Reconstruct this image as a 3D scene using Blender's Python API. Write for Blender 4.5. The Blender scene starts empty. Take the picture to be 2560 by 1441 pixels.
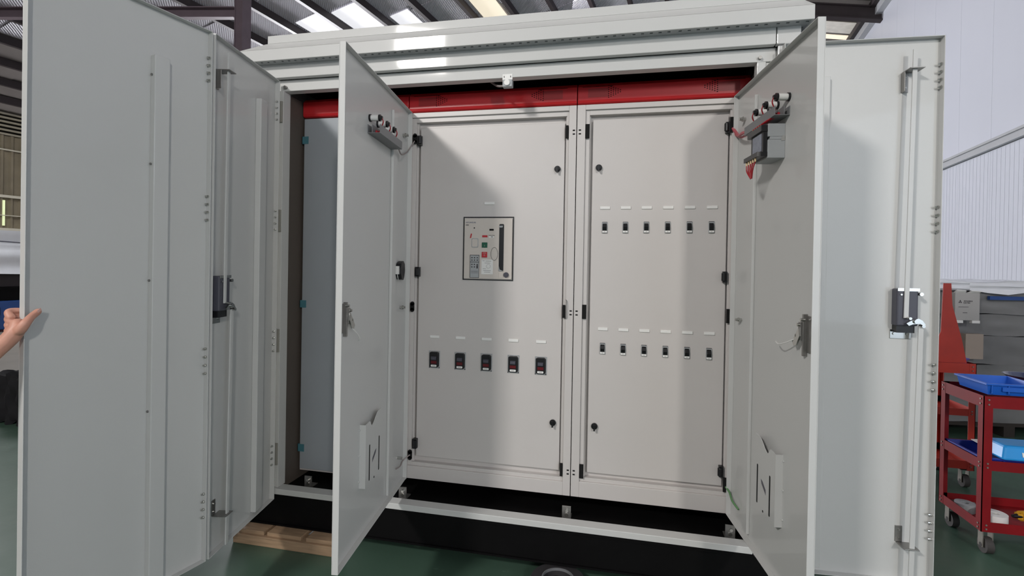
import bpy, bmesh, math, random
from mathutils import Vector, Matrix
random.seed(7)
SC = bpy.context.scene
COL = SC.collection
PI = math.pi

# ------------------------------------------------------------ camera, world, lights
CAMP = Vector((1.2129, -2.7679, 1.2367))
yaw, pitch, roll = -0.2138, -0.0065, 0.0174
fwd = Vector((math.sin(yaw)*math.cos(pitch), math.cos(yaw)*math.cos(pitch), math.sin(pitch)))
r0 = fwd.cross(Vector((0, 0, 1))).normalized(); u0 = r0.cross(fwd)
cr, sr = math.cos(roll), math.sin(roll)
rr = cr*r0 + sr*u0; uu = -sr*r0 + cr*u0
cd = bpy.data.cameras.new('camera'); cam = bpy.data.objects.new('camera', cd); COL.objects.link(cam)
M = Matrix((rr, uu, -fwd)).transposed().to_4x4(); M.translation = CAMP
cam.matrix_world = M
cd.sensor_fit = 'HORIZONTAL'; cd.sensor_width = 36.0
cd.lens = 1286.1/2560*36.0
cd.shift_x = 4.47/2560; cd.shift_y = -48.5/2560
cd.clip_start = 0.05; cd.clip_end = 200
SC.camera = cam

w = bpy.data.worlds.new('world'); SC.world = w; w.use_nodes = True
bg = w.node_tree.nodes['Background']; bg.inputs[0].default_value = (0.85, 0.91, 1.0, 1); bg.inputs[1].default_value = 0.25

def area(name, loc, target, sx, sy, power, col):
    l = bpy.data.lights.new(name, 'AREA'); l.shape = 'RECTANGLE'; l.size = sx; l.size_y = sy
    l.energy = power; l.color = col
    o = bpy.data.objects.new(name, l); COL.objects.link(o); o.location = loc
    o.rotation_euler = (Vector(target)-Vector(loc)).to_track_quat('-Z', 'Y').to_euler()
    return o
area('daylight_high_window_left', (-3.0, -7.9, 5.75), (0.7, 0, 1.2), 0.95, 0.75, 430, (1.0, 0.965, 0.93))
area('daylight_high_window_right', (5.1, -8.6, 4.0), (1.8, 0, 1.4), 0.9, 0.9, 430, (1.0, 0.965, 0.91))
area('daylight_hall_doorway', (0.2, -12.5, 4.2), (0.8, 0, 1.0), 7.0, 3.0, 70, (0.9, 0.94, 1.0))
area('fill_light_cool_right', (5.25, -4.7, 1.9), (-0.7, -0.8, 1.4), 2.6, 2.8, 70, (0.74, 0.86, 1.0))  # added cool fill for the inner door faces; no doorway is built here
area('fill_light_roof_underside', (-13.4, 18.5, 2.0), (-5.0, 12.0, 6.8), 2.4, 16.0, 11000, (0.95, 0.95, 1.0))  # added fill to brighten the roof underside; no windows behind it
area('daylight_roof_lights', (-1.0, 10.5, 7.6), (3.9, 11.0, 2.5), 2.0, 12.0, 900, (0.95, 0.95, 1.0))
area('fill_light_far_left', tuple(CAMP + Vector((-12.0, 6.5, 3.9))), tuple(CAMP + Vector((-12.3, 6.9, -1))), 3.0, 3.0, 260, (0.97, 0.98, 1.0))  # added fill over the far left machinery, no skylight above it
SC.view_settings.view_transform = 'Standard'; SC.view_settings.look = 'None'
SC.view_settings.gamma = 1.0; SC.view_settings.use_curve_mapping = False
SC.view_settings.exposure = 0.0

# ------------------------------------------------------------ helpers
def srgb(r, g, b):
    f = lambda c: (c/255)/12.92 if c/255 <= 0.04045 else ((c/255+0.055)/1.055)**2.4
    return (f(r), f(g), f(b), 1)

def mat(name, col, rough=0.5, metal=0.0, noise=0.04, nscale=6.0, bump=0.0, bscale=200.0, coat=0.0, alpha=None, trans=0.0, emit=None, estr=0.0):
    m = bpy.data.materials.new(name); m.use_nodes = True
    nt = m.node_tree; p = nt.nodes['Principled BSDF']
    c = srgb(*col)
    tc = nt.nodes.new('ShaderNodeTexCoord')
    nz = nt.nodes.new('ShaderNodeTexNoise'); nz.inputs['Scale'].default_value = nscale; nz.inputs['Detail'].default_value = 4
    nt.links.new(tc.outputs['Object'], nz.inputs['Vector'])
    mx = nt.nodes.new('ShaderNodeMix'); mx.data_type = 'RGBA'
    mx.inputs[6].default_value = tuple(max(0, v*(1-noise*2)) for v in c[:3])+(1,)
    mx.inputs[7].default_value = tuple(min(1, v*(1+noise*2)) for v in c[:3])+(1,)
    nt.links.new(nz.outputs['Fac'], mx.inputs[0]); nt.links.new(mx.outputs[2], p.inputs['Base Color'])
    p.inputs['Roughness'].default_value = rough; p.inputs['Metallic'].default_value = metal
    p.inputs['Coat Weight'].default_value = coat; p.inputs['Coat Roughness'].default_value = 0.09
    p.inputs['Transmission Weight'].default_value = trans
    if bump:
        n2 = nt.nodes.new('ShaderNodeTexNoise'); n2.inputs['Scale'].default_value = bscale; n2.inputs['Detail'].default_value = 2
        nt.links.new(tc.outputs['Object'], n2.inputs['Vector'])
        b = nt.nodes.new('ShaderNodeBump'); b.inputs['Strength'].default_value = bump; b.inputs['Distance'].default_value = 0.002
        nt.links.new(n2.outputs['Fac'], b.inputs['Height']); nt.links.new(b.outputs['Normal'], p.inputs['Normal'])
    if alpha is not None: p.inputs['Alpha'].default_value = alpha
    if emit: p.inputs['Emission Color'].default_value = srgb(*emit); p.inputs['Emission Strength'].default_value = estr
    return m

PAINT = mat('grey_enamel', (203, 203, 201), 0.45, coat=0.3, noise=0.02, nscale=1.5, bump=0.08, bscale=260)
PAINTD = mat('grey_enamel_hinge_shaded', (150, 148, 140), 0.4, noise=0.03)  # jamb enamel with the shade on the hinge leaves mixed into its colour
PAINT.node_tree.nodes['Principled BSDF'].inputs['Specular IOR Level'].default_value = 0.3
PAINT.node_tree.nodes['Principled BSDF'].inputs['Coat Roughness'].default_value = 0.05
PANEL = mat('cream_grey_powder_coat', (203, 198, 195), 0.36, coat=0.25, noise=0.02, nscale=2, bump=0.08, bscale=300)
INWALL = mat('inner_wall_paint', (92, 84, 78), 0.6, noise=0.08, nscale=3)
RED = mat('red_enamel', (185, 28, 34), 0.3, coat=0.4, noise=0.08, nscale=3)
REDD = mat('red_print', (150, 34, 36), 0.4)
BLACK = mat('black_steel', (9, 8, 9), 0.6, noise=0.2, nscale=12)
BLACK.node_tree.nodes['Principled BSDF'].inputs['Specular IOR Level'].default_value = 0.15
BLACKP = mat('black_plastic', (20, 20, 23), 0.35)
VOID = mat('dark_opening', (9, 8, 8), 0.9)
CHROME = mat('zinc_plate', (196, 196, 192), 0.22, metal=1.0, noise=0.05)
STEEL = mat('dull_steel', (150, 148, 145), 0.42, metal=0.85, noise=0.08, nscale=20)
DKGREY = mat('dark_grey_plastic', (74, 74, 84), 0.4)
MIDGREY = mat('mid_grey_plastic', (120, 121, 123), 0.45)
LTGREY = mat('light_grey_plastic', (165, 168, 170), 0.45)
WHITE = mat('white_plastic', (232, 231, 228), 0.4, noise=0.01)
CREAM = mat('cream_plastic', (206, 198, 190), 0.42, noise=0.02)
LITJAMB = mat('lit_jamb_edge', (240, 239, 230), 0.5, noise=0.01)  # light on the jamb face painted as a paler colour
TAPE = mat('blue_green_tape', (72, 122, 134), 0.5)
GREEN = mat('green_button_plastic', (20, 88, 66), 0.4)
REDB = mat('red_button_plastic', (186, 42, 52), 0.4)
DKRED = mat('dark_red_window', (92, 18, 26), 0.3)
INK = mat('ink', (70, 68, 70), 0.6)
BLUEINK = mat('blue_ink', (92, 104, 128), 0.6)
CABLE = mat('grey_cable', (150, 140, 138), 0.5)
PINKC = mat('pink_cable_bundle', (190, 96, 104), 0.5)
REDC = mat('red_wire', (170, 22, 36), 0.4)
YELW = mat('pale_wire_ferrule', (232, 200, 150), 0.5)
GRNC = mat('green_earth_wire', (96, 140, 92), 0.5)
DKBROWN = mat('dark_brown_steel', (52, 44, 46), 0.55, noise=0.1)
COLM = mat('column_purple_brown_steel', (118, 104, 112), 0.5, noise=0.08)
CONC = mat('grey_concrete', (118, 113, 106), 0.7, noise=0.15, nscale=1.5)
WALLP = mat('white_sandwich_panel', (205, 207, 216), 0.35, noise=0.02, nscale=0.6, bump=0.03, bscale=30)
TRIMM = mat('grey_trim', (176, 177, 180), 0.45)
SKYL = mat('translucent_roof_sheet', (235, 235, 235), 0.5, emit=(232, 232, 238), estr=0.85)
SKYW = mat('warm_translucent_roof_sheet', (235, 225, 205), 0.5, emit=(240, 228, 205), estr=0.85)
FOILB = mat('thin_translucent_sheet', (200, 196, 190), 0.6, emit=(200, 194, 185), estr=0.35, noise=.2, nscale=6)
LOUV = mat('cream_louvre', (214, 208, 190), 0.6)
BRNW = mat('brown_corrugated_sheet', (138, 128, 108), 0.7, noise=0.25, nscale=2)
FILM = mat('white_stretch_film', (225, 227, 232), 0.25, noise=0.05, bump=0.6, bscale=14, coat=0.3)
GWRAP = mat('grey_stretch_wrap', (122, 122, 122), 0.3, noise=0.12, nscale=3, bump=0.8, bscale=10, coat=0.4)
BLUE = mat('blue_plastic', (24, 92, 190), 0.35, noise=0.05)
LBLUE = mat('light_blue_plastic', (36, 150, 225), 0.3, noise=0.05)
DBLUE = mat('dark_blue_plastic', (32, 48, 150), 0.4)
PURP = mat('purple_plastic', (84, 76, 160), 0.4)
MBLUE = mat('blue_machine_paint', (38, 72, 132), 0.45)
TRED = mat('dark_red_paint', (128, 15, 22), 0.5, noise=0.12, nscale=9)
TORG = mat('orange_red_paint', (178, 44, 26), 0.45, noise=0.12, nscale=9)
RUBBER = mat('caster_rubber', (62, 58, 56), 0.7, noise=0.15, nscale=20)
CASTER = mat('caster_steel', (128, 124, 116), 0.5, metal=0.5, noise=0.15, nscale=30)
CARD = mat('grey_carton', (170, 168, 166), 0.75)
BCARD = mat('beige_carton', (172, 158, 146), 0.8)
YELT = mat('yellow_plastic', (214, 160, 40), 0.5)
SKIN = mat('skin', (205, 150, 130), 0.5, noise=0.08, nscale=30)
CLOTH = mat('black_cloth', (16, 15, 19), 0.9)

def floor_mat():
    m = mat('green_epoxy_floor', (70, 94, 80), 0.32, noise=0.1, nscale=1.2)
    nt = m.node_tree; p = nt.nodes['Principled BSDF']
    mx0 = [n for n in nt.nodes if n.type == 'MIX'][0]
    tc = [n for n in nt.nodes if n.type == 'TEX_COORD'][0]
    n = nt.nodes.new('ShaderNodeTexNoise'); n.inputs['Scale'].default_value = 3.5; n.inputs['Detail'].default_value = 9; n.inputs['Roughness'].default_value = 0.72
    nt.links.new(tc.outputs['Object'], n.inputs['Vector'])
    ra = nt.nodes.new('ShaderNodeValToRGB'); ra.color_ramp.elements[0].position = 0.62; ra.color_ramp.elements[1].position = 0.72
    nt.links.new(n.outputs['Fac'], ra.inputs[0])
    mx = nt.nodes.new('ShaderNodeMix'); mx.data_type = 'RGBA'
    nt.links.new(ra.outputs[0], mx.inputs[0]); nt.links.new(mx0.outputs[2], mx.inputs[6]); mx.inputs[7].default_value = srgb(112, 136, 118)
    nt.links.new(mx.outputs[2], p.inputs['Base Color'])
    rr_ = nt.nodes.new('ShaderNodeMapRange'); rr_.inputs[3].default_value = 0.25; rr_.inputs[4].default_value = 0.5
    nt.links.new(n.outputs['Fac'], rr_.inputs[0]); nt.links.new(rr_.outputs[0], p.inputs['Roughness'])
    return m
FLOORM = floor_mat()

def wood_mat():
    m = mat('rough_pine', (164, 136, 108), 0.75, noise=0.25, nscale=5)
    nt = m.node_tree; nz = [n for n in nt.nodes if n.type == 'TEX_NOISE'][0]; tc = [n for n in nt.nodes if n.type == 'TEX_COORD'][0]
    mp = nt.nodes.new('ShaderNodeMapping'); mp.inputs['Scale'].default_value = (1.5, 12, 14)
    nt.links.new(tc.outputs['Object'], mp.inputs[0]); nt.links.new(mp.outputs[0], nz.inputs['Vector']); nz.inputs['Detail'].default_value = 8
    return m
WOOD = wood_mat()
DOORG = mat('blue_grey_door_paint', (158, 164, 170), 0.4, noise=0.02)

def foil_mat():
    m = mat('foil_faced_roof_insulation', (216, 213, 222), 0.5, metal=0.0, noise=0.05, nscale=2)
    nt = m.node_tree; p = nt.nodes['Principled BSDF']; tc = [n for n in nt.nodes if n.type == 'TEX_COORD'][0]
    mp = nt.nodes.new('ShaderNodeMapping'); mp.inputs['Rotation'].default_value = (0, 0, math.radians(-38))
    wv = nt.nodes.new('ShaderNodeTexWave'); wv.inputs['Scale'].default_value = 7.0; wv.inputs['Distortion'].default_value = 1.2; wv.inputs['Detail'].default_value = 2
    nt.links.new(tc.outputs['Object'], mp.inputs[0]); nt.links.new(mp.outputs[0], wv.inputs['Vector'])
    b = nt.nodes.new('ShaderNodeBump'); b.inputs['Strength'].default_value = 0.8; b.inputs['Distance'].default_value = 0.03
    nt.links.new(wv.outputs['Fac'], b.inputs['Height']); nt.links.new(b.outputs['Normal'], p.inputs['Normal'])
    mx0 = [n for n in nt.nodes if n.type == 'MIX'][0]
    mx = nt.nodes.new('ShaderNodeMix'); mx.data_type = 'RGBA'; mx.blend_type = 'MULTIPLY'; mx.inputs[0].default_value = 0.22
    nt.links.new(mx0.outputs[2], mx.inputs[6]); nt.links.new(wv.outputs['Fac'], mx.inputs[7]); nt.links.new(mx.outputs[2], p.inputs['Base Color'])
    return m
TRED.node_tree.nodes['Principled BSDF'].inputs['Specular IOR Level'].default_value = 0.25
FOIL = foil_mat()
SHADR = mat('shaded_roof_sheet', (112, 106, 102), 0.7, noise=0.12, nscale=1)  # shade on the outer roof sheets painted in as a darker grey

ID = lambda x, y, z: (x, y, z)
class MB:
    def __init__(s, T=ID): s.bm = bmesh.new(); s.T = T
    def v(s, p): return s.bm.verts.new(s.T(*p))
    def face(s, vs, m=0):
        try:
            f = s.bm.faces.new(vs); f.material_index = m; return f
        except ValueError: pass
    def box(s, x0, x1, y0, y1, z0, z1, m=0):
        V = [s.v(p) for p in ((x0,y0,z0),(x1,y0,z0),(x1,y1,z0),(x0,y1,z0),(x0,y0,z1),(x1,y0,z1),(x1,y1,z1),(x0,y1,z1))]
        for q in ((0,3,2,1),(4,5,6,7),(0,1,5,4),(1,2,6,5),(2,3,7,6),(3,0,4,7)): s.face([V[i] for i in q], m)
        return s
    def hull8(s, P, m=0):
        V = [s.v(p) for p in P]
        for q in ((0,3,2,1),(4,5,6,7),(0,1,5,4),(1,2,6,5),(2,3,7,6),(3,0,4,7)): s.face([V[i] for i in q], m)
        return s
    def prism(s, pts, f, c0, c1, m=0):
        A = [s.v(f(a, b, c0)) for a, b in pts]; B = [s.v(f(a, b, c1)) for a, b in pts]
        s.face(A[::-1], m); s.face(B, m); n = len(A)
        for i in range(n): s.face([A[i], A[(i+1) % n], B[(i+1) % n], B[i]], m)
        return s
    def cyl(s, p0, p1, r, seg=16, m=0, r2=None, cap=True):
        p0, p1 = Vector(p0), Vector(p1); a = (p1-p0).normalized()
        e = a.cross(Vector((0, 0, 1)) if abs(a.z) < 0.9 else Vector((1, 0, 0))).normalized(); g = a.cross(e)
        r2 = r if r2 is None else r2
        R = [[s.v(c + (e*math.cos(2*PI*i/seg) + g*math.sin(2*PI*i/seg))*q) for i in range(seg)] for c, q in ((p0, r), (p1, r2))]
        for i in range(seg): s.face([R[0][i], R[0][(i+1) % seg], R[1][(i+1) % seg], R[1][i]], m)
        if cap: s.face(R[0][::-1], m); s.face(R[1], m)
        return s
    def ring(s, c, ax, r0, r1, h, seg=28, m=0):
        c, a = Vector(c), Vector(ax).normalized(); e = a.cross(Vector((0, 0, 1)) if abs(a.z) < 0.9 else Vector((1, 0, 0))).normalized(); g = a.cross(e)
        L = []
        for q, k in ((r0, 0), (r1, 0), (r1, h), (r0, h)):
            L.append([s.v(c + a*k + (e*math.cos(2*PI*i/seg)+g*math.sin(2*PI*i/seg))*q) for i in range(seg)])
        for j in range(4):
            for i in range(seg): s.face([L[j][i], L[j][(i+1) % seg], L[(j+1) % 4][(i+1) % seg], L[(j+1) % 4][i]], m)
        return s
    def lathe(s, c, prof, seg=32, m=0):
        L = [[s.v((c[0]+r*math.cos(2*PI*i/seg), c[1]+r*math.sin(2*PI*i/seg), c[2]+z)) for i in range(seg)] for r, z in prof]
        for j in range(len(L)-1):
            for i in range(seg): s.face([L[j][i], L[j][(i+1) % seg], L[j+1][(i+1) % seg], L[j+1][i]], m)
        return s
    def tube(s, path, r, seg=8, m=0):
        P = [Vector(p) for p in path]
        if len(P) > 2:   # smooth
            Q = []
            for i in range(len(P)-1):
                a, b, c, d = P[max(i-1, 0)], P[i], P[i+1], P[min(i+2, len(P)-1)]
                for k in range(5):
                    t = k/5; Q.append(0.5*((2*b)+(c-a)*t+(2*a-5*b+4*c-d)*t*t+(3*b-a-3*c+d)*t**3))
            P = Q+[P[-1]]
        L = []; e = None
        for i, p in enumerate(P):
            t = (P[min(i+1, len(P)-1)]-P[max(i-1, 0)]).normalized()
            if e is None: e = t.cross(Vector((0.3, 0.2, 1))).normalized()
            e = (e - t*e.dot(t)).normalized(); g = t.cross(e)
            L.append([s.v(p+(e*math.cos(2*PI*k/seg)+g*math.sin(2*PI*k/seg))*r) for k in range(seg)])
        for j in range(len(L)-1):
            for k in range(seg): s.face([L[j][k], L[j][(k+1) % seg], L[j+1][(k+1) % seg], L[j+1][k]], m)
        s.face(L[0][::-1], m); s.face(L[-1], m)
        return s

def wpos(o):
    p = Vector((0, 0, 0))
    while o is not None: p += o.location; o = o.parent
    return p

def tag(o, label=None, cat=None, group=None, kind=None):
    if label: o['label'] = label
    if cat: o['category'] = cat
    if group: o['group'] = group
    if kind: o['kind'] = kind
    return o

def empty(name, loc, label=None, cat=None, group=None, kind=None):
    o = bpy.data.objects.new(name, None); COL.objects.link(o); o.location = loc; o.empty_display_size = 0.1
    return tag(o, label, cat, group, kind)

SPLIT = {'inner_lining', 'terminal_block', 'mounting_plate', 'weld_spot', 'rivet', 'corner_screw', 'lintel_screw', 'sill_end', 'door_bolt', 'latch_screw', 'gasket_rail', 'lock_screw', 'flap', 'rib'}
def split_islands(o):
    bm = bmesh.new(); bm.from_mesh(o.data); bm.verts.ensure_lookup_table()
    seen = set(); isl = []
    for v in bm.verts:
        if v.index in seen: continue
        st_ = [v]; g = set()
        while st_:
            q = st_.pop()
            if q.index in g: continue
            g.add(q.index); st_ += [e.other_vert(q) for e in q.link_edges]
        seen |= g; isl.append(g)
    bm.free()
    if len(isl) < 2: return
    base = o.data
    for k, g in enumerate(isl):
        b2 = bmesh.new(); b2.from_mesh(base); b2.verts.ensure_lookup_table()
        bmesh.ops.delete(b2, geom=[v for v in b2.verts if v.index not in g], context='VERTS')
        me = bpy.data.meshes.new(base.name); b2.to_mesh(me); b2.free()
        for m in base.materials: me.materials.append(m)
        if k == 0: o.data = me
        else:
            c = o.copy(); c.data = me; COL.objects.link(c)

def obj(name, mb, mats, parent=None, origin=None, bevel=0.0, smooth=False, label=None, cat=None, group=None, kind=None):
    bm = mb.bm
    bmesh.ops.recalc_face_normals(bm, faces=bm.faces)
    if origin is None:
        if parent is not None: origin = wpos(parent)
        else:
            xs = [v.co for v in bm.verts]
            origin = Vector(((min(c.x for c in xs)+max(c.x for c in xs))/2, (min(c.y for c in xs)+max(c.y for c in xs))/2, min(c.z for c in xs)))
    origin = Vector(origin)
    bmesh.ops.translate(bm, verts=bm.verts, vec=-origin)
    me = bpy.data.meshes.new(name); bm.to_mesh(me); bm.free()
    for m in (mats if isinstance(mats, (list, tuple)) else [mats]): me.materials.append(m)
    if smooth:
        for p in me.polygons: p.use_smooth = True
        me.set_sharp_from_angle(angle=math.radians(38))
    o = bpy.data.objects.new(name, me); COL.objects.link(o)
    o.parent = parent; o.location = origin - (wpos(parent) if parent else Vector((0, 0, 0)))
    if name in SPLIT: split_islands(o)
    if bevel:
        b = o.modifiers.new('bevel', 'BEVEL'); b.width = bevel; b.segments = 2; b.limit_method = 'ANGLE'; b.angle_limit = math.radians(50)
    return tag(o, label, cat, group, kind)

def objs(name, boxes, mats, parent, **k):
    return [obj(name, b, mats, parent, **k) for b in boxes]

def text(name, s, size, P, xdir, ydir, m, parent, depth=0.0006, align='CENTER', sx=1.0):
    c = bpy.data.curves.new(name, 'FONT'); c.body = s; c.size = size; c.align_x = align; c.align_y = 'CENTER'; c.extrude = depth
    t = bpy.data.objects.new('t', c); COL.objects.link(t)
    bpy.context.view_layer.update()
    me = bpy.data.meshes.new_from_object(t.evaluated_get(bpy.context.evaluated_depsgraph_get()))
    bpy.data.objects.remove(t)
    X, Y = Vector(xdir).normalized(), Vector(ydir).normalized(); Z = X.cross(Y)
    R = Matrix((X*sx, Y, Z)).transposed()
    for v in me.vertices: v.co = R @ v.co
    me.materials.clear(); me.materials.append(m)
    o = bpy.data.objects.new(name, me); COL.objects.link(o); o.parent = parent
    o.location = Vector(P) - (wpos(parent) if parent else Vector((0, 0, 0)))
    return o

def copy_tree(o, parent, off, shift=True):
    c = o.copy(); COL.objects.link(c); c.parent = parent
    if shift: c.location = o.location + Vector(off)
    for ch in list(o.children): copy_tree(ch, c, off, False)
    return c

ZF = -0.34
# hall axes (the hall is turned 8 degrees to the kiosk)
HA = math.radians(8)
HXv, HYv = Vector((math.cos(HA), -math.sin(HA), 0)), Vector((math.sin(HA), math.cos(HA), 0))
def H(X, Y, Z): return tuple(CAMP + HXv*X + HYv*Y + Vector((0, 0, Z)))
FZ = ZF - CAMP.z      # floor in hall coordinates
def roofz(X): return 8+0.22*X if X <= 1 else 8.22-0.22*(X-1)

# ------------------------------------------------------------ the hall
o = obj('floor', MB(H).box(-6.35, 4.9, -12, 36, FZ-0.12, FZ), FLOORM, kind='structure')
o = obj('floor', MB(H).box(-18.3, -6.35, -12, 36, FZ-0.12, FZ), CONC, kind='structure')
o = obj('trim_1', MB(H).box(-6.41, -6.29, -12, 36, FZ, FZ+0.002), mat('floor_line_paint', (190, 186, 165), 0.6, noise=0.3, nscale=2), kind='structure')

ceil = obj('ceiling', MB(H).hull8([(-18.3,-12,4.12),(1,-12,8.36),(1,36,8.36),(-18.3,36,4.12),(-18.3,-12,4.16),(1,-12,8.40),(1,36,8.40),(-18.3,36,4.16)])
           .hull8([(1,-12,8.36),(4.9,-12,7.50),(4.9,36,7.50),(1,36,8.36),(1,-12,8.40),(4.9,-12,7.54),(4.9,36,7.54),(1,36,8.40)]), FOIL, kind='structure')
# insulation sheets, each lapped a little lower than the next
Y = -11.5; k = 0
while Y < 35.5:
    mb = MB(H); dz = 0.02*(k % 2)
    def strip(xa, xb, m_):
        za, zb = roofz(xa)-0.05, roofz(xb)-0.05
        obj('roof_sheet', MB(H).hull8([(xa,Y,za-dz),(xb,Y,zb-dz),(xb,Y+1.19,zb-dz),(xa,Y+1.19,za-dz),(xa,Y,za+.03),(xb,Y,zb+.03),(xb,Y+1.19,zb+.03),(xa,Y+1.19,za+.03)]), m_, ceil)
    strip(-18.2, -14.2, SHADR); strip(-14.18, 0.98, FOIL); strip(1.02, 4.8, SHADR); mb.bm.free()
    Y += 1.2; k += 1
def sky(x0, x1, y0, y1, m):
    mb = MB(H)
    mb.hull8([(x0,y0,roofz(x0)-0.09),(x1,y0,roofz(x1)-0.09),(x1,y1,roofz(x1)-0.09),(x0,y1,roofz(x0)-0.09),(x0,y0,roofz(x0)-0.075),(x1,y0,roofz(x1)-0.075),(x1,y1,roofz(x1)-0.075),(x0,y1,roofz(x0)-0.075)])
    obj('skylight_sheet', mb, m, ceil)
for x0, x1, y0, y1, m in ((-9.4,-8.7,10.0,11.6,SKYL),(-8.5,-7.7,10.2,11.8,SKYL),(-7.5,-7.0,11.2,12.4,SKYL),(-5.6,-5.05,11.6,14,SKYW),(-12.5,-11.5,2,3.5,SKYL),
                          (-5.6,-4.2,-6,-3,SKYL),(-9.4,-7.7,-6,-3,SKYL),(3.2,4.25,18.0,18.75,FOILB),(3.2,4.25,18.9,19.2,SKYW),(-14,-12.5,-5,-3,SKYL)):
    sky(x0, x1, y0, y1, m)
X = -17.0
for i in range(20):
    X = -9.53 + 0.945*(i-8)
    if X > 4.2: break
    z = roofz(X)
    obj('purlin', MB(H).box(X-0.05, X+0.05, -11.8, 35.8, z-0.25, z-0.07), DKBROWN, ceil)
for Yr in (-5.5, 3.4, 16.6, 26):
    mb = MB(H)
    for a, b, hh, ww in ((0.27, 0.30, 0, 0.11), (0.30, 0.62, 0, 0.02), (0.62, 0.65, 0, 0.11)):
        for xa, xb in ((-18, 1), (1, 4.6)):
            za, zb = roofz(xa), roofz(xb)
            mb.hull8([(xa,Yr-ww,za-b),(xb,Yr-ww,zb-b),(xb,Yr+ww,zb-b),(xa,Yr+ww,za-b),(xa,Yr-ww,za-a),(xb,Yr-ww,zb-a),(xb,Yr+ww,zb-a),(xa,Yr+ww,za-a)])
    obj('rafter', mb, DKBROWN, ceil)
obj('sag_brace', MB(H).tube([(-5.9, 12.6, 5.9), (-4.4, 13.0, 6.55)], 0.05, 8).tube([(-4.4, 13.0, 6.55), (-1.5, 13.6, 6.3)], 0.045, 8), COLM, ceil)

# right wall of sandwich panels, split by the track
wr = obj('wall_right', MB(H).box(4.62, 4.8, -3, 36, FZ, 7.6).box(4.62, 4.8, -12, -3, FZ, 7.6), TRIMM, kind='structure')
Y = -3.0
while Y < 35.8:
    mb = MB(H).box(4.5, 4.61, Y, Y+1.146, FZ+0.01, 2.04)
    for j in range(9): mb.box(4.4965, 4.5, Y+.07+.125*j, Y+.085+.125*j, FZ+0.02, 2.03)
    obj('wall_panel', mb, WALLP, wr)
    obj('wall_panel', MB(H).box(4.5, 4.61, Y, Y+1.146, 2.22, 7.28), WALLP, wr)
    Y += 1.15
obj('track', MB(H).box(4.43, 4.6, -3, 35.8, 2.05, 2.09).box(4.46, 4.6, -3, 35.8, 2.09, 2.17).box(4.43, 4.6, -3, 35.8, 2.17, 2.21), TRIMM, wr)
obj('eave_trim', MB(H).box(4.34, 4.5, -12, 35.8, 7.0, 7.2), TRIMM, wr)
obj('eave_beam', MB(H).box(4.22, 4.48, -12, 35.8, 7.2, 7.36), DKBROWN, wr)
obj('wall_back', MB(H).box(-18.3, 4.9, 36, 36.2, FZ, 8.5), mat('dark_end_wall', (70, 48, 50), 0.8), kind='structure')

obj('wall_front', MB(H).box(-18.3, -5.0, -12.2, -12, FZ, 8.5).box(5.0, 7.0, -12.2, -12, FZ, 8.5).box(-5.0, 5.0, -12.2, -12, 4.6, 8.5), TRIMM, kind='structure')
wl = obj('wall_left', MB(H).box(-18.4, -18.2, -12, 36, FZ, 4.2), mat('left_wall_backing', (60, 56, 48), 0.9), kind='structure')
obj('plinth', MB(H).box(-18.2, -17.95, -12, 36, FZ, 0.55), CONC, wl)
obj('window_sill', MB(H).box(-18.2, -17.8, -12, 36, 0.57, 0.63, 0).box(-18.2, -17.85, -12, 36, 0.65, 0.78, 0), LOUV, wl)
mb = MB(H); Y = -12.0; pts = []
while Y < 36:
    pts += [(Y, 0), (Y+0.11, 0), (Y+0.14, 0.06), (Y+0.19, 0.06)]; Y += 0.22
front = [mb.v((-18.05+b, a, 0.78)) for a, b in pts]; top = [mb.v((-18.05+b, a, 3.34)) for a, b in pts]
for i in range(len(pts)-1): mb.face([front[i], front[i+1], top[i+1], top[i]])
obj('corrugated_sheet', mb, BRNW, wl)
for z, h in ((1.12, .02), (1.62, .07), (2.92, .03)): obj('girt', MB(H).box(-17.98, -17.9, -12, 36, z, z+h), LOUV, wl)
for j in range(6): obj('louvre', MB(H).hull8([(-18.1,-12,3.36+.112*j),(-17.9,-12,3.34+.112*j),(-17.9,36,3.34+.112*j),(-18.1,36,3.36+.112*j),(-18.1,-12,3.42+.112*j),(-17.98,-12,3.40+.112*j),(-17.98,36,3.40+.112*j),(-18.1,36,3.42+.112*j)]), LOUV, wl)
obj('light_gap', MB(H).box(-17.99, -17.97, 8.42, 8.47, 0.85, 1.55), mat('daylight_gap', (200, 210, 170), 0.5, emit=(205, 215, 165), estr=0.9), wl)
for Yc in (7.2, 10.3, 13.4): obj('gutter_pipe', MB(H).box(-17.9, -17.8, Yc, Yc+0.12, FZ, 3.3), DKBROWN, wl)

# column and its tie beam
c = empty('steel_column', H(-8.17, 7.35, FZ), 'dark brown H section column rising behind the cabinet roof', 'column')
obj('flange', MB(H).box(-8.27, -8.255, 7.25, 7.45, FZ, 6.05), COLM, c); obj('flange', MB(H).box(-8.085, -8.07, 7.25, 7.45, FZ, 6.05), COLM, c)
obj('web', MB(H).box(-8.255, -8.085, 7.27, 7.285, FZ, 6.05), COLM, c)
obj('base_plate', MB(H).box(-8.4, -7.95, 7.1, 7.6, FZ, FZ+0.03), DKBROWN, c)
p0 = Vector((-5.99, 5.65, CAMP.z+4.68)); p1 = Vector((-11.5, 4.50, CAMP.z+4.60))
dd = (p1-p0).normalized(); nn = Vector((-dd.y, dd.x, 0)).normalized()
mb = MB(lambda a, b, z: tuple(p0+dd*a+nn*b+Vector((0, 0, z))))
L = (p1-p0).length
mb.box(0.03, L, -0.06, 0.06, -0.10, -0.08).box(0.03, L, -0.06, 0.06, 0.08, 0.10).box(0.03, L, -0.06, -0.045, -0.08, 0.08)
obj('tie_beam', mb, COLM, label='dark steel beam running left from the column under the roof', cat='beam')
mb = MB(H)
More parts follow.
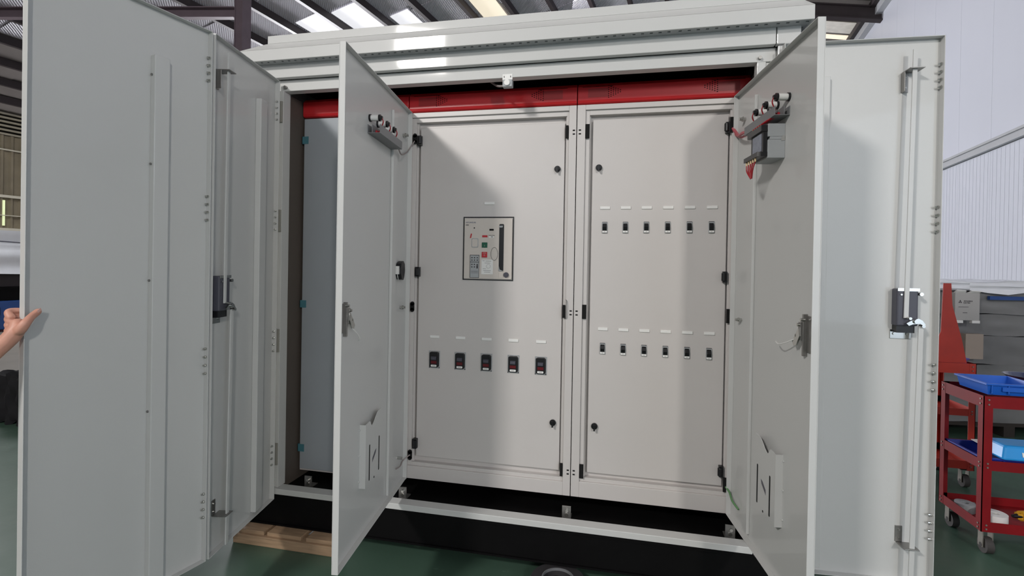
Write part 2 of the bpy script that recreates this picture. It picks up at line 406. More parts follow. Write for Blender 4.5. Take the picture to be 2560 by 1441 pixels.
obj('steel_column', MB(H).box(-13.1, -12.84, 9.8, 10.06, FZ, 5.0), DKBROWN, label='far dark steel column by the left wall, largely hidden by the folded door', cat='column')

# ------------------------------------------------------------ the outdoor kiosk
K = empty('switchboard_kiosk', (0.56, 0.4, -0.265), 'large light grey steel walk-up enclosure with its doors folded open', 'enclosure')
S = lambda a, b, z: (a, b, z)
obj('side_wall', MB().box(-0.87, -0.84, -0.19, 1.1, -0.09, 2.34), PAINT, K); obj('side_wall', MB().box(1.955, 1.985, -0.19, 1.1, -0.09, 2.34), PAINT, K)
obj('back_wall', MB().box(-0.84, 1.955, 1.07, 1.1, -0.09, 2.34), PAINT, K)
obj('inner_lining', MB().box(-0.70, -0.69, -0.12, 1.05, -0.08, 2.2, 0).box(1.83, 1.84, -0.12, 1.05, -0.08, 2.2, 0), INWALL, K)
obj('inner_ceiling', MB().box(-0.70, 1.84, -0.12, 1.06, 2.28, 2.30), BLACK, K, label='dark inside of the roof')  # black stands in for the shade under the kiosk roof
obj('floor_plate', MB().box(-0.84, 1.955, -0.13, 1.07, -0.09, -0.08), BLACK, K, label='black floor plate')
obj('corner_post', MB().box(-0.87, -0.73, -0.20, -0.12, -0.09, 2.268), PAINT, K, bevel=.003)
obj('corner_post', MB().box(1.895, 1.985, -0.20, -0.12, -0.09, 2.268), PAINT, K, bevel=.003)
obj('jamb', MB().box(-0.727, -0.682, -0.185, -0.12, -0.055, 2.205), PAINT, K, bevel=.002)
obj('jamb', MB().box(1.812, 1.85, -0.175, -0.12, -0.055, 2.205).box(1.85, 1.892, -0.165, -0.12, -0.055, 2.205), PAINT, K, bevel=.002)
obj('sill_beam', MB().box(-0.72, 1.83, -0.20, -0.13, -0.088, -0.056), PAINT, K, bevel=.003)
obj('sill_end', MB().box(1.835, 1.985, -0.20, -0.13, -0.10, -0.062).box(-0.87, -0.725, -0.2, -.13, -.1, -.06), PAINT, K, bevel=.003)
obj('lintel', MB().box(-0.73, 1.892, -0.175, -0.12, 2.205, 2.268), PAINT, K, bevel=.002)
obj('header_panel', MB().box(-0.87, 1.881, -0.215, -0.18, 2.268, 2.352), PAINT, K, bevel=.003)
obj('header_panel', MB().box(1.885, 1.985, -0.215, -0.18, 2.268, 2.352), PAINT, K, bevel=.003)
obj('fascia', MB().box(-0.905, 2.02, -0.278, -0.268, 2.342, 2.405).box(-0.905, -0.895, -0.268, 1.17, 2.342, 2.405).box(2.01, 2.02, -0.268, 1.17, 2.342, 2.405).box(-0.895, 2.01, 1.16, 1.17, 2.342, 2.405), PAINT, K, bevel=.002)
b = [(-0.905,-0.278,2.405),(2.02,-0.278,2.405),(2.02,1.17,2.405),(-0.905,1.17,2.405)]
t = [(-0.76,-0.236,2.452),(1.98,-0.236,2.452),(1.98,1.12,2.452),(-0.76,1.12,2.452)]
obj('roof_slope', MB().hull8(b+t), PAINT, K)
obj('roof_cap', MB().box(-0.75, 2.0, -0.236, 1.12, 2.4525, 2.497), PAINT, K, bevel=.002)
# perforated soffit vents
def vent(name, x0, x1, y0, y1, along):
    mb = MB()
    if along == 'x':
        mb.box(x0, x1, y0, y0+0.010, 2.343, 2.347).box(x0, x1, y0+0.021, y1, 2.343, 2.347); x = x0
        g = 0
        while x < x1:
            wd = 0.026 if g % 5 else 0.036
            mb.box(x, min(x+wd, x1), y0+0.010, y0+0.021, 2.343, 2.347); x += wd+0.014; g += 1
    else:
        mb.box(x0, x0+0.01, y0, y1, 2.348, 2.352).box(x1-0.01, x1, y0, y1, 2.348, 2.352); y = y0
        while y < y1:
            mb.box(x0+0.01, x1-0.01, y, min(y+0.022, y1), 2.348, 2.352); y += 0.04
    obj(name, mb, LTGREY, K, label='perforated soffit strip')
vent('soffit_vent', -0.895, 2.01, -0.268, -0.216, 'x'); vent('soffit_vent', 1.986, 2.01, -0.21, 1.16, 'y'); vent('soffit_vent', -0.895, -0.871, -0.21, 1.16, 'y')
obj('soffit_cavity', MB().box(-0.894, 2.009, -0.267, 1.15, 2.37, 2.375), VOID, K)
# base channel
obj('base_channel', MB().box(-0.87, 1.985, -0.19, -0.18, -0.265, -0.09).box(-0.87, 1.985, -0.20, -0.12, -0.102, -0.09).box(-0.87, 1.985, -0.20, -0.12, -0.265, -0.255)
    .box(-0.87, -0.86, -0.18, 1.1, -0.265, -0.09).box(1.975, 1.985, -0.18, 1.1, -0.265, -0.09).box(-0.86, 1.975, 1.09, 1.1, -0.265, -0.09), BLACK, K, label='black steel base channel')
for x in (0.954, 0.04, -0.55, 1.752):
    f = obj('anchor_bracket', MB().box(x-0.023, x+0.023, -0.095, -0.088, -0.08, -0.012).box(x-0.023, x+0.023, -0.088, -0.03, -0.08, -0.074), STEEL, K, bevel=.001, label='bare steel anchor bracket')
    obj('bolt', MB().cyl((x+.003, -0.095, -0.032), (x+.003, -0.106, -0.032), 0.008, 6).cyl((x, -0.095, -0.055), (x, -0.1, -0.055), 0.009, 12), CHROME, f)
# limit switch under the lintel, cable going back
f = obj('limit_switch', MB().box(0.592, 0.645, -0.179, -0.175, 2.192, 2.222), WHITE, K, bevel=.001, label='white limit switch bracket')
obj('switch_body', MB().box(0.597, 0.648, -0.20, -0.165, 2.150, 2.188), LTGREY, f, bevel=.004)
obj('switch_cap', MB().cyl((0.622, -0.2, 2.170), (0.622, -0.207, 2.170), 0.015, 18), WHITE, f, smooth=True)
obj('lock_screw', MB().box(0.600, 0.603, -0.181, -0.179, 2.204, 2.212).box(0.634, 0.637, -0.181, -0.179, 2.204, 2.212), INK, f)
obj('cable', MB().tube([(0.60, -0.16, 2.168), (0.57, -0.15, 2.172), (0.54, -0.1, 2.195), (0.5, -0.06, 2.23)], 0.006), CABLE, f)
obj('lintel_screw', MB().cyl((-0.672, -0.175, 2.225), (-0.672, -0.19, 2.225), 0.009, 12).cyl((1.822, -0.175, 2.222), (1.822, -0.19, 2.222), 0.008, 12), STEEL, K, smooth=True)
# pale strips painted in for the lit jamb edge, then hinge leaves
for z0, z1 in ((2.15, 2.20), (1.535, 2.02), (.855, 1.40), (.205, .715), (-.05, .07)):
    obj('lit_jamb_strip', MB().box(-0.722, -0.703, -0.190, -0.185, z0, z1), LITJAMB, K, label='pale strip on the jamb edge')
for z0, z1 in ((2.025, 2.145), (1.405, 1.53), (0.72, 0.85), (0.075, 0.20)):
    obj('hinge_leaf', MB().box(-0.725, -0.684, -0.195, -0.185, z0, z1), PAINTD, K, bevel=.002)
for z0, z1 in ((2.01, 2.13), (1.36, 1.47), (0.74, 0.83), (0.1, 0.20)):
    obj('hinge_leaf', MB().box(1.852, 1.89, -0.18, -0.165, z0, z1), PAINTD, K, bevel=.002)

def frame(h, ang, s):
    # ang: direction of the leaf measured from -Y toward +X; s=+1: inner side is to the right of the leaf seen from its hinge
    d = Vector((math.sin(ang), -math.cos(ang), 0)); n = Vector((-d.y, d.x, 0))*s
    hv = Vector((h[0], h[1], 0))
    return (lambda u, o_, z: tuple(hv + d*u + n*o_ + Vector((0, 0, z)))), d, n

def leaf(parent, name, T, w, z0, z1, fd, m=PAINT, label=None):
    mb = MB(T)
    mb.box(0, w, -0.003, 0, z0, z1)
    mb.box(0, 0.003, 0, fd, z0, z1).box(w-0.003, w, 0, fd, z0, z1).box(0.003, w-0.003, 0, fd, z0, z0+0.003).box(0.003, w-0.003, 0, fd, z1-0.003, z1)
    return obj(name, mb, m, parent, origin=T(0, 0, z0), bevel=0.0012, label=label)

def stiffener(parent, T, u0, u1, z0, z1, dp=0.022):
    return obj('stiffener', MB(T).box(u0, u1, 0.0, dp, z0, z1), PAINT, parent, bevel=.003)

def rods(door, T, du=0.0, zb=-0.05, mir=None):
    T0 = T; uu = lambda u: u+du
    T = (lambda u, o_, z: T0(mir-u, o_, z)) if mir else T0
    # box, plates, crank arm
    f = obj('lock_box', MB(T).box(uu(.465), uu(.548), 0.003, 0.048, 1.005, 1.165), DKGREY, door, bevel=.006, label='dark grey lock gearbox')
    obj('lock_skirt', MB(T).box(uu(.47), uu(.54), 0.003, 0.038, 0.975, 1.005), BLACKP, f)
    obj('mounting_plate', MB(T).box(uu(.462), uu(.545), 0.0, 0.004, 0.945, 0.985).box(uu(.466), uu(.55), 0.048, 0.052, 1.155, 1.168), CHROME, f, bevel=.001)
    obj('lock_screw', MB(T).cyl((uu(.478), .004, .967), (uu(.478), .009, .967), .006, 10).cyl((uu(.53), .004, .967), (uu(.53), .009, .967), .006, 10)
        .cyl((uu(.556), .02, 1.143), (uu(.556), .055, 1.143), .008, 10).cyl((uu(.48), .048, 1.14), (uu(.48), .053, 1.14), .004, 8), CHROME, f, smooth=True)
    obj('crank', MB(T).prism([(uu(.495), 1.018), (uu(.51), 1.028), (uu(.54), 1.04), (uu(.556), 1.032), (uu(.568), 1.015), (uu(.56), 1.008), (uu(.548), 1.018), (uu(.52), 1.015), (uu(.505), 1.008)],
        lambda a, b, c: (a, c, b), 0.058, 0.064).cyl((uu(.53), .045, 1.027), (uu(.53), .072, 1.027), .009, 12).cyl((uu(.503), .05, 1.04), (uu(.503), .078, 1.04), .006, 10).cyl((uu(.558), .045, 1.008), (uu(.558), .07, 1.008), .007, 10), CHROME, f, smooth=True)
    r1 = obj('lock_rod', MB(T).hull8([(uu(.498)-.009,.05,1.04),(uu(.498)+.009,.05,1.04),(uu(.498)+.009,.056,1.04),(uu(.498)-.009,.056,1.04),
                                     (uu(.515)-.009,.045,2.19),(uu(.515)+.009,.045,2.19),(uu(.515)+.009,.051,2.19),(uu(.515)-.009,.051,2.19)]), PAINT, door, bevel=.001)
    obj('lock_rod', MB(T).hull8([(uu(.538)-.010,.05,zb),(uu(.538)+.010,.05,zb),(uu(.538)+.010,.056,zb),(uu(.538)-.010,.056,zb),
                                (uu(.556)-.010,.05,1.008),(uu(.556)+.010,.05,1.008),(uu(.556)+.010,.056,1.008),(uu(.556)-.010,.056,1.008)]), PAINT, door, bevel=.001)
    g = obj('rod_guide', MB(T).box(uu(.485), uu(.513), 0, 0.004, 2.02, 2.105).box(uu(.485), uu(.488), 0.0, 0.03, 2.02, 2.105).box(uu(.488), uu(.545), 0.0, 0.066, 2.105, 2.109), STEEL, door, bevel=.001, label='steel rod guide')
    obj('lock_screw', MB(T).cyl((uu(.5), .004, 2.04), (uu(.5), .009, 2.04), .004, 8).cyl((uu(.5), .004, 2.085), (uu(.5), .009, 2.085), .004, 8), CHROME, g)
    g = obj('rod_guide', MB(T).box(uu(.500), uu(.528), 0, 0.004, 0.055, 0.125).box(uu(.505), uu(.565), 0.0, 0.066, 0.050, 0.054), STEEL, door, bevel=.001, label='steel rod guide')
    obj('lock_screw', MB(T).cyl((uu(.514), .004, .072), (uu(.514), .009, .072), .004, 8).cyl((uu(.514), .004, .108), (uu(.514), .009, .108), .004, 8), CHROME, g)

def hinge_screws(door, T, u, off, groups, du=1):
    for zt, zb in groups:
        for i in range(4):
            z = zt+(zb-zt)*i/3
            obj('screw', MB(T).cyl((u, off, z), (u-0.014*du, off, z), .0042, 8).cyl((u, off, z), (u-0.006*du, off, z), .0065, 6), CHROME, door)

GR = ((2.135, 2.035), (1.52, 1.415), (0.84, 0.73), (0.19, 0.085))
# left leaf next to the jamb
TA, dA, nA = frame((-0.715, -0.212), math.radians(10.4), 1)
A = leaf(K, 'outer_door', TA, 0.60, -0.112, 2.252, 0.028, label='left outer door leaf with lock rods, hinged on the jamb')
stiffener(A, TA, .140, .205, -0.09, 2.09, .03)
rods(A, TA, zb=-0.09, mir=1.045)
hinge_screws(A, TA, 0.003, 0.014, GR, -1)
# folded partner of the left leaf, held by the hand
EA = TA(0.60, 0, 0)
TB, dB, nB = frame((EA[0], EA[1]), math.radians(-12.4), 1)
TB2 = lambda u, o_, z: TB(u+0.004, o_, z)
B = leaf(K, 'outer_door', TB2, 0.648, -0.112, 2.252, 0.028, label='leftmost outer door leaf, folded out toward the viewer')
stiffener(B, TB2, .185, .245, -0.09, 2.06, 0.03)
obj('rivet', MB(TB2).cyl((.246, .012, 1.62), (.25, .012, 1.62), .005, 8).cyl((.246, .012, 1.15), (.25, .012, 1.15), .005, 8).cyl((.246, .012, .62), (.25, .012, .62), .005, 8).cyl((.246, .012, 1.98), (.25, .012, 1.98), .005, 8), STEEL, B)
hinge_screws(B, TB2, 0.003, 0.014, GR, -1)
# right leaf
TD, dD, nD = frame((1.905, -0.226), math.radians(92.6), -1)
D = leaf(K, 'outer_door', TD, 0.638, -0.112, 2.252, 0.032, label='right outer door leaf with lock rods, swung out flat')
stiffener(D, TD, .13, .195, -0.09, 2.10)
rods(D, TD, zb=-0.09)
hinge_screws(D, TD, 0.634, 0.016, GR, 1)
ED = TD(0.642, -0.004, 0)
TG, dG, nG = frame((ED[0], ED[1]), math.radians(90-150), -1)
TG = (lambda hv, d, n: (lambda u, o_, z: tuple(hv+d*u+n*o_+Vector((0, 0, z)))))(Vector((ED[0], ED[1], 0)), Vector((-0.86, 0.51, 0)), Vector((0.51, 0.86, 0)))
leaf(K, 'outer_door', TG, 0.62, -0.112, 2.13, 0.028, label='rightmost leaf folded back behind the right door')

# ------------------------------------------------------------ switchgear cabinets
def cabinet(name, x0, x1, label):
    c = empty(name, ((x0+x1)/2, 0.3, 0.0), label, 'cabinet', 'switchgear cabinets inside the kiosk')
    return c
def ring_box(mb, x0, x1, z0, z1, a0, a1, b0, b1, y0, y1, m=0):
    mb.box(x0, a0, y0, y1, z0, z1, m).box(a1, x1, y0, y1, z0, z1, m).box(a0, a1, y0, y1, z0, b0, m).box(a0, a1, y0, y1, b1, z1, m)

SILL = -0.0
def cab_shell(c, x0, x1, op, pan):
    a0, a1, b0, b1 = op; p0, p1, q0, q1 = pan
    mb = MB(); ring_box(mb, x0+0.002, x1-0.002, 0, 2.1, a0, a1, b0, b1, 0, 0.03)
    obj('face_frame', mb, PANEL, c, bevel=.002)
    mb = MB(); ring_box(mb, a0, a1, b0, b1, a0+0.022, a1-0.012, b0+0.020, b1-0.026, 0.012, 0.05); obj('frame_rebate', mb, PANEL, c, bevel=.001)
    obj('recess_plate', MB().box(a0, a1, 0.048, 0.055, b0, b1), PANEL, c)
    obj('gasket_rail', MB().box(a0+.022, p0-.012, 0.03, 0.048, b0+.02, b1-.026).box(p1+.006, a1-.012, 0.02, 0.048, b0+.02, b1-.026), PANEL, c)
    obj('carcass', MB().box(x0+0.004, x1-0.004, 0.06, 0.62, 0.0, 2.095), BLACK, c)
    obj('carcass_side', MB().box(x0+0.003, x0+0.006, 0.03, 0.6, 0, 2.095).box(x1-0.006, x1-0.003, 0.03, 0.6, 0, 2.095), PANEL, c)
    p = obj('inner_door', MB().box(p0, p1, 0.024, 0.045, q0, q1), PANEL, c, bevel=.003)
    return p
def red_cover(c, x0, x1, marks):
    r = obj('busbar_cover', MB().prism([(0.012, 2.106), (0.004, 2.112), (0.0, 2.124), (0.0, 2.195), (0.02, 2.215), (0.3, 2.225), (0.3, 2.106)], lambda a, b, c_: (c_, a, b), x0+0.002, x1-0.002), RED, c, bevel=.003, label='red enamelled busbar cover')
    for xs, s in marks:
        obj('printed_arrow', MB().box(xs, xs+0.16, -0.0008, 0.0005, 2.192, 2.1945), BLACK, r)
        mb = MB()
        for i in range(6):
            n = 2+i
            for j in range(n if n < 7 else 7):
                x = xs+(0.195-0.012*i if s > 0 else -0.035+0.012*i); z = 2.162+0.010*(j-(n-1)/2)
                mb.box(x, x+0.006, -0.0008, 0.0005, z, z+0.0045)
        obj('printed_dots', mb, BLACK, r)
        obj('printed_patch', MB().box(xs+0.03, xs+0.135, -0.0006, 0.0005, 2.137, 2.184), REDD, r)
    return r

W1, W2 = 0.963, 0.8046
X1, X2 = W1, W1+W2
c3 = cabinet('switchgear_cabinet', -0.685, 0, 'closed blank grey cabinet on the left with blue tape tabs')
obj('body', MB().box(-0.683, -0.004, 0.02, 0.6, -0.03, 2.098), PANEL, c3)
obj('inner_door', MB().box(-0.672, -0.01, 0.0, 0.019, -0.014, 2.096), DOORG, c3, bevel=.003)
for z in (1.968, 0.982, 0.112): obj('tape_tab', MB().box(-0.685, -0.642, -0.003, -0.0005, z-0.022, z+0.022).box(-0.685, -0.682, -0.003, 0.015, z-0.022, z+0.022), TAPE, c3, label='blue green tape tab')
red_cover(c3, -0.685, -0.001, ())
c1 = cabinet('switchgear_cabinet', 0, W1, 'middle cabinet with the air circuit breaker and five moulded breakers')
P1 = cab_shell(c1, 0, X1, (0.022, 0.921, 0.073, 2.073), (0.066, 0.898, 0.124, 2.018))
red_cover(c1, 0, X1, ((0.03, 1), (0.75, -1)))
c2 = cabinet('switchgear_cabinet', X1, X2, 'right cabinet with twelve small breakers in two rows')
P2 = cab_shell(c2, X1, X2, (1.009, 1.755, 0.084, 2.073), (1.048, 1.730, 0.128, 2.022))
red_cover(c2, X1, 1.83, ((0.99, 1), (1.64, -1)))

# slots, hinge covers, link holes
def slot(c, x, z, w_=0.016, h=0.075, y=0.0): obj('latch_slot', MB().box(x-w_/2, x+w_/2, y-0.0015, y+0.004, z-h/2, z+h/2), VOID, c)
for z in (1.959, 0.993, 0.138): slot(c1, 0.912, z, 0.014, 0.07)
for z in (1.959, 0.995, 0.140): slot(c2, 1.020, z, 0.022, 0.075)
for z in (1.967, 0.999, 0.145): slot(c2, 1.744, z, 0.024, 0.072)
for z in (1.953, 0.989, 0.135):
    obj('latch_slot', MB().cyl((0.040, -0.002, z+0.018), (0.040, 0.003, z+0.018), 0.012, 14).cyl((0.040, -0.002, z-0.018), (0.040, 0.003, z-0.018), 0.012, 14).box(0.028, 0.052, -0.002, 0.003, z-0.02, z+0.02), VOID, c1)
for z in (1.943, 1.190, 0.200): obj('hinge', MB().box(0.052, 0.078, 0.0, 0.03, z-0.028, z+0.028).cyl((0.072, 0.0, z-0.02), (0.072, 0.0, z+0.02), 0.011, 12), BLACKP, c1, bevel=.002, label='black plastic hinge')
for z in (1.952, 1.196, 0.208): obj('hinge', MB().box(1.712, 1.734, 0.0, 0.03, z-0.028, z+0.028).cyl((1.716, 0.0, z-0.02), (1.716, 0.0, z+0.02), 0.011, 12), BLACKP, c2, bevel=.002, label='black plastic hinge')
for zz in (1.966, 0.997, 0.139):
    for xx, c in ((0.948, c1), (0.980, c2)):
        for k in (0, 1):
            z = zz-0.02*k
            obj('link_hole', MB().box(xx-0.006, xx+0.006, -0.0012, 0.002, z-0.0035, z+0.0035), VOID, c)
obj('door_stay', MB().tube([(0.921, 0.002, 1.055), (0.926, -0.010, 1.045), (0.926, -0.010, 0.965), (0.919, 0.002, 0.955)], .0022, 6), STEEL, c1, label='thin bare steel stay')
# quarter-turn knobs
for x, z, p in ((0.861, 1.764, P1), (0.860, 0.383, P1), (1.083, 1.766, P2), (1.084, 0.382, P2)):
    k = obj('lock_knob', MB().cyl((x, 0.024, z), (x, 0.012, z), 0.017, 20).cyl((x, 0.012, z), (x, 0.004, z), 0.012, 20), BLACKP, p, bevel=.001, smooth=True, label='black quarter turn lock')
    obj('wing', MB().box(x-0.004, x+0.004, -0.004, 0.006, z-0.021, z+0.010), BLACKP, k)

# name tags
def name_tag(p, x, z, w_=0.056):
    return obj('name_tag', MB().box(x-w_/2, x+w_/2, 0.019, 0.024, z-0.0075, z+0.0075), WHITE, p, origin=(x, 0.024, z), bevel=.001)
name_tag(P1, 0.482, 1.582, 0.058)
for i in range(5): name_tag(P1, 0.171+0.154*i, 0.820)
for i in range(6): name_tag(P2, 1.119+0.1078*i, 1.552, 0.052)
for i in range(6): name_tag(P2, 1.119+0.1075*i, 0.905, 0.052)

# moulded-case breakers (5)
def rrect(cx, cz, w_, h, r, n=4):
    out = []
    for sx, sz, a0 in ((1, 1, 0), (-1, 1, 90), (-1, -1, 180), (1, -1, 270)):
        for i in range(n+1):
            a = math.radians(a0+90*i/n); out.append((cx+sx*(w_/2-r)+r*math.cos(a), cz+sz*(h/2-r)+r*math.sin(a)))
    return out
YF = lambda a, b, c_: (a, c_, b)
x, z = 0.172, 0.689
mb = MB(); ring_box(mb, x-0.033, x+0.033, z-0.050, z+0.050, x-0.028, x+0.028, z-0.045, z+0.046, 0.020, 0.0245)
mc = obj('moulded_breaker', mb, LTGREY, P1, origin=(x, 0.024, z), bevel=.001)
obj('breaker_face', MB().prism(rrect(x, z, 0.053, 0.088, 0.009), YF, 0.010, 0.026), BLACKP, mc, bevel=.002)
obj('toggle', MB().hull8([(x-.014,.0,z+.002),(x+.014,.0,z+.002),(x+.016,.010,z-.002),(x-.016,.010,z-.002),(x-.014,.0,z+.014),(x+.014,.0,z+.014),(x+.016,.010,z+.02),(x-.016,.010,z+.02)]), DKGREY, mc, bevel=.001)
obj('indicator', MB().box(x-0.017, x+0.017, 0.0085, 0.010, z-0.022, z-0.006), DKRED, mc)
rl = obj('rating_label', MB().prism(rrect(x, z-0.034, 0.034, 0.011, 0.003), YF, 0.0082, 0.010), WHITE, mc)
obj('rating_print', MB().box(x-0.009, x+0.009, 0.0079, 0.0083, z-0.0348, z-0.0332), INK, mc)
obj('corner_screw', MB().cyl((x-0.029, 0.0195, z-0.046), (x-0.029, 0.021, z-0.046), 0.0028, 8).cyl((x+0.029, 0.0195, z-0.046), (x+0.029, 0.021, z-0.046), 0.0028, 8), BLACKP, mc)
for i in range(1, 5): copy_tree(mc, P1, (0.154*i, 0, 0))
# small breakers (12)
x, z = 1.119, 1.446
mb = MB(); ring_box(mb, x-0.0145, x+0.0145, z-0.029, z+0.028, x-0.011, x+0.011, z-0.0275, z+0.0225, 0.019, 0.0245)
sb = obj('small_breaker', mb, LTGREY, P2, origin=(x, 0.024, z), bevel=.0008)
obj('top_shadow_gap', MB().box(x-0.013, x+0.013, 0.0185, 0.0245, z+0.0285, z+0.0305), BLACKP, sb)
obj('toggle', MB().prism([(0.024, z-0.016), (0.012, z-0.015), (0.006, z+0.002), (0.013, z+0.018), (0.024, z+0.021)], lambda a, b, c_: (c_, a, b), x-0.0098, x+0.0098), BLACKP, sb, bevel=.001)
obj('rating_label', MB().prism(rrect(x, z-0.0215, 0.024, 0.010, 0.002), YF, 0.014, 0.024), WHITE, sb)
obj('rating_mark', MB().box(x-0.004, x+0.004, 0.0136, 0.0141, z-0.0222, z-0.0208), INK, sb)
for i in range(6):
    if i: copy_tree(sb, P2, (0.1075*i, 0, 0.0005*i))
    copy_tree(sb, P2, (0.1074*i, 0, -0.6465))

# air circuit breaker
mb = MB(); ring_box(mb, 0.333, 0.624, 1.150, 1.506, 0.3375, 0.6195, 1.1545, 1.5005, 0.0195, 0.0245)
ac = obj('air_circuit_breaker', mb, BLACKP, P1, origin=(0.48, 0.024, 1.33), label='black framed air circuit breaker front')
obj('faceplate', MB().prism(rrect(0.4785, 1.3275, 0.276, 0.340, 0.007), YF, 0.014, 0.022), CREAM, ac, bevel=.002)
text('maker_name', 'HYUNDAI', 0.0115, (0.378, 0.0135, 1.4735), (1, 0, 0), (0, 0, 1), BLUEINK, ac, sx=1.15)
text('type_code', 'HiBE', 0.010, (0.357, 0.0135, 1.459), (1, 0, 0), (0, 0, 1), INK, ac)
obj('spot', MB().cyl((0.399, 0.0145, 1.443), (0.399, 0.0125, 1.443), 0.0038, 12), BLACKP, ac)
obj('red_strip', MB().hull8([(0.374,.0125,1.386),(0.381,.0125,1.386),(0.381,.015,1.386),(0.374,.015,1.386),(0.379,.0125,1.411),(0.386,.0125,1.411),(0.386,.015,1.411),(0.379,.015,1.411)]), REDB, ac)
mb = MB(); mb.prism(rrect(0.404, 1.359, 0.040, 0.052, 0.007), YF, 0.0115, 0.0145)
obj('padlock_slide', mb, LTGREY, ac, bevel=.001)
obj('padlock_slide_inset', MB().prism(rrect(0.404, 1.359, 0.032, 0.044, 0.006), YF, 0.0105, 0.0125), CREAM, ac)
obj('charge_indicator', MB().box(0.446, 0.476, 0.0115, 0.015, 1.391, 1.402), REDB, ac)
g = obj('close_button', MB().box(0.445, 0.4765, 0.009, 0.015, 1.333, 1.362), GREEN, ac, bevel=.0015)
text('button_mark', 'I', 0.012, (0.461, 0.0085, 1.343), (1, 0, 0), (0, 0, 1), CREAM, ac)
obj('open_button', MB().box(0.445, 0.4765, 0.009, 0.015, 1.278, 1.309), REDB, ac, bevel=.0015)
text('button_mark', 'OPEN', 0.0075, (0.461, 0.0085, 1.302), (1, 0, 0), (0, 0, 1), CREAM, ac)
text('button_mark', 'O', 0.012, (0.461, 0.0085, 1.290), (1, 0, 0), (0, 0, 1), CREAM, ac)
obj('counter_window', MB().box(0.487, 0.511, 0.0125, 0.015, 1.428, 1.438), VOID, ac)
text('spring_label', 'Spring charge', 0.0065, (0.500, 0.0135, 1.402), (1, 0, 0), (0, 0, 1), INK, ac)
obj('spring_window', MB().box(0.484, 0.513, 0.0128, 0.0145, 1.388, 1.398), WHITE, ac)
text('spring_mark', 'Off', 0.008, (0.501, 0.0124, 1.393), (1, 0, 0), (0, 0, 1), INK, ac)
mb = MB(); n = 28
pts = [(0.517+0.0195*math.copysign(abs(math.cos(2*PI*i/n))**1.0, math.cos(2*PI*i/n)), 0.0128, 1.2985+0.036*math.sin(2*PI*i/n)) for i in range(n+1)]
mb.tube(pts, 0.0008, 5); obj('oval_mark', mb, INK, ac)
obj('handle_recess', MB().prism(rrect(0.5565, 1.334, 0.027, 0.262, 0.006), YF, 0.0135, 0.016), BLACKP, ac)
obj('charging_handle', MB().hull8([(0.545,.008,1.445),(0.562,.008,1.445),(0.562,.014,1.445),(0.545,.014,1.445),(0.545,.0065,1.455),(0.565,.0065,1.455),(0.565,.014,1.455),(0.545,.014,1.455)])
    .hull8([(0.5445,.008,1.203),(0.571,.008,1.203),(0.571,.014,1.203),(0.5445,.014,1.203),(0.5445,.008,1.230),(0.549,.008,1.212),(0.549,.014,1.212),(0.5445,.014,1.230)]), LTGREY, ac)
obj('key_plate', MB().box(0.544, 0.570, 0.011, 0.015, 1.164, 1.197), CREAM, ac, bevel=.001)
obj('key_lock', MB().cyl((0.587, 0.015, 1.183), (0.587, 0.006, 1.183), 0.0145, 24).cyl((0.587, 0.006, 1.183), (0.587, 0.004, 1.183), 0.008, 20), DKGREY, ac, smooth=True)
obj('rating_plate', MB().box(0.444, 0.510, 0.0125, 0.015, 1.184, 1.266), WHITE, ac)
mb = MB()
for z, x0, x1 in ((1.259, .45, .462), (1.258, .468, .50), (1.247, .462, .495), (1.205, .455, .498), (1.215, .452, .47), (1.196, .46, .495)): mb.box(x0, x1, 0.0122, 0.0127, z-0.0008, z+0.0008)
mb.ring((0.484, 0.0127, 1.229), (0, -1, 0), 0.011, 0.0118, 0.0005, 20); obj('plate_print', mb, INK, ac)
tr = obj('trip_unit', MB().box(0.377, 0.431, 0.011, 0.015, 1.163, 1.292), LTGREY, ac, bevel=.001)
mb = MB(); mb.box(0.377, 0.431, 0.0104, 0.0112, 1.289, 1.292).box(0.377, 0.431, 0.0104, 0.0112, 1.2495, 1.2525).box(0.377, 0.379, 0.0104, 0.0112, 1.163, 1.292).box(0.429, 0.431, 0.0104, 0.0112, 1.163, 1.292).box(0.377, 0.431, 0.0104, 0.0112, 1.163, 1.165)
for zz in (1.276, 1.262, 1.238, 1.224):
    for xx in (0.389, 0.404, 0.420): mb.cyl((xx, 0.0112, zz), (xx, 0.009, zz), 0.0036, 10)
mb.box(0.417, 0.423, 0.009, 0.0112, 1.215, 1.235)
for zz in (1.2, 1.195, 1.189): mb.box(0.384, 0.424, 0.0104, 0.0112, zz, zz+0.001)
obj('trip_dials', mb, INK, ac)

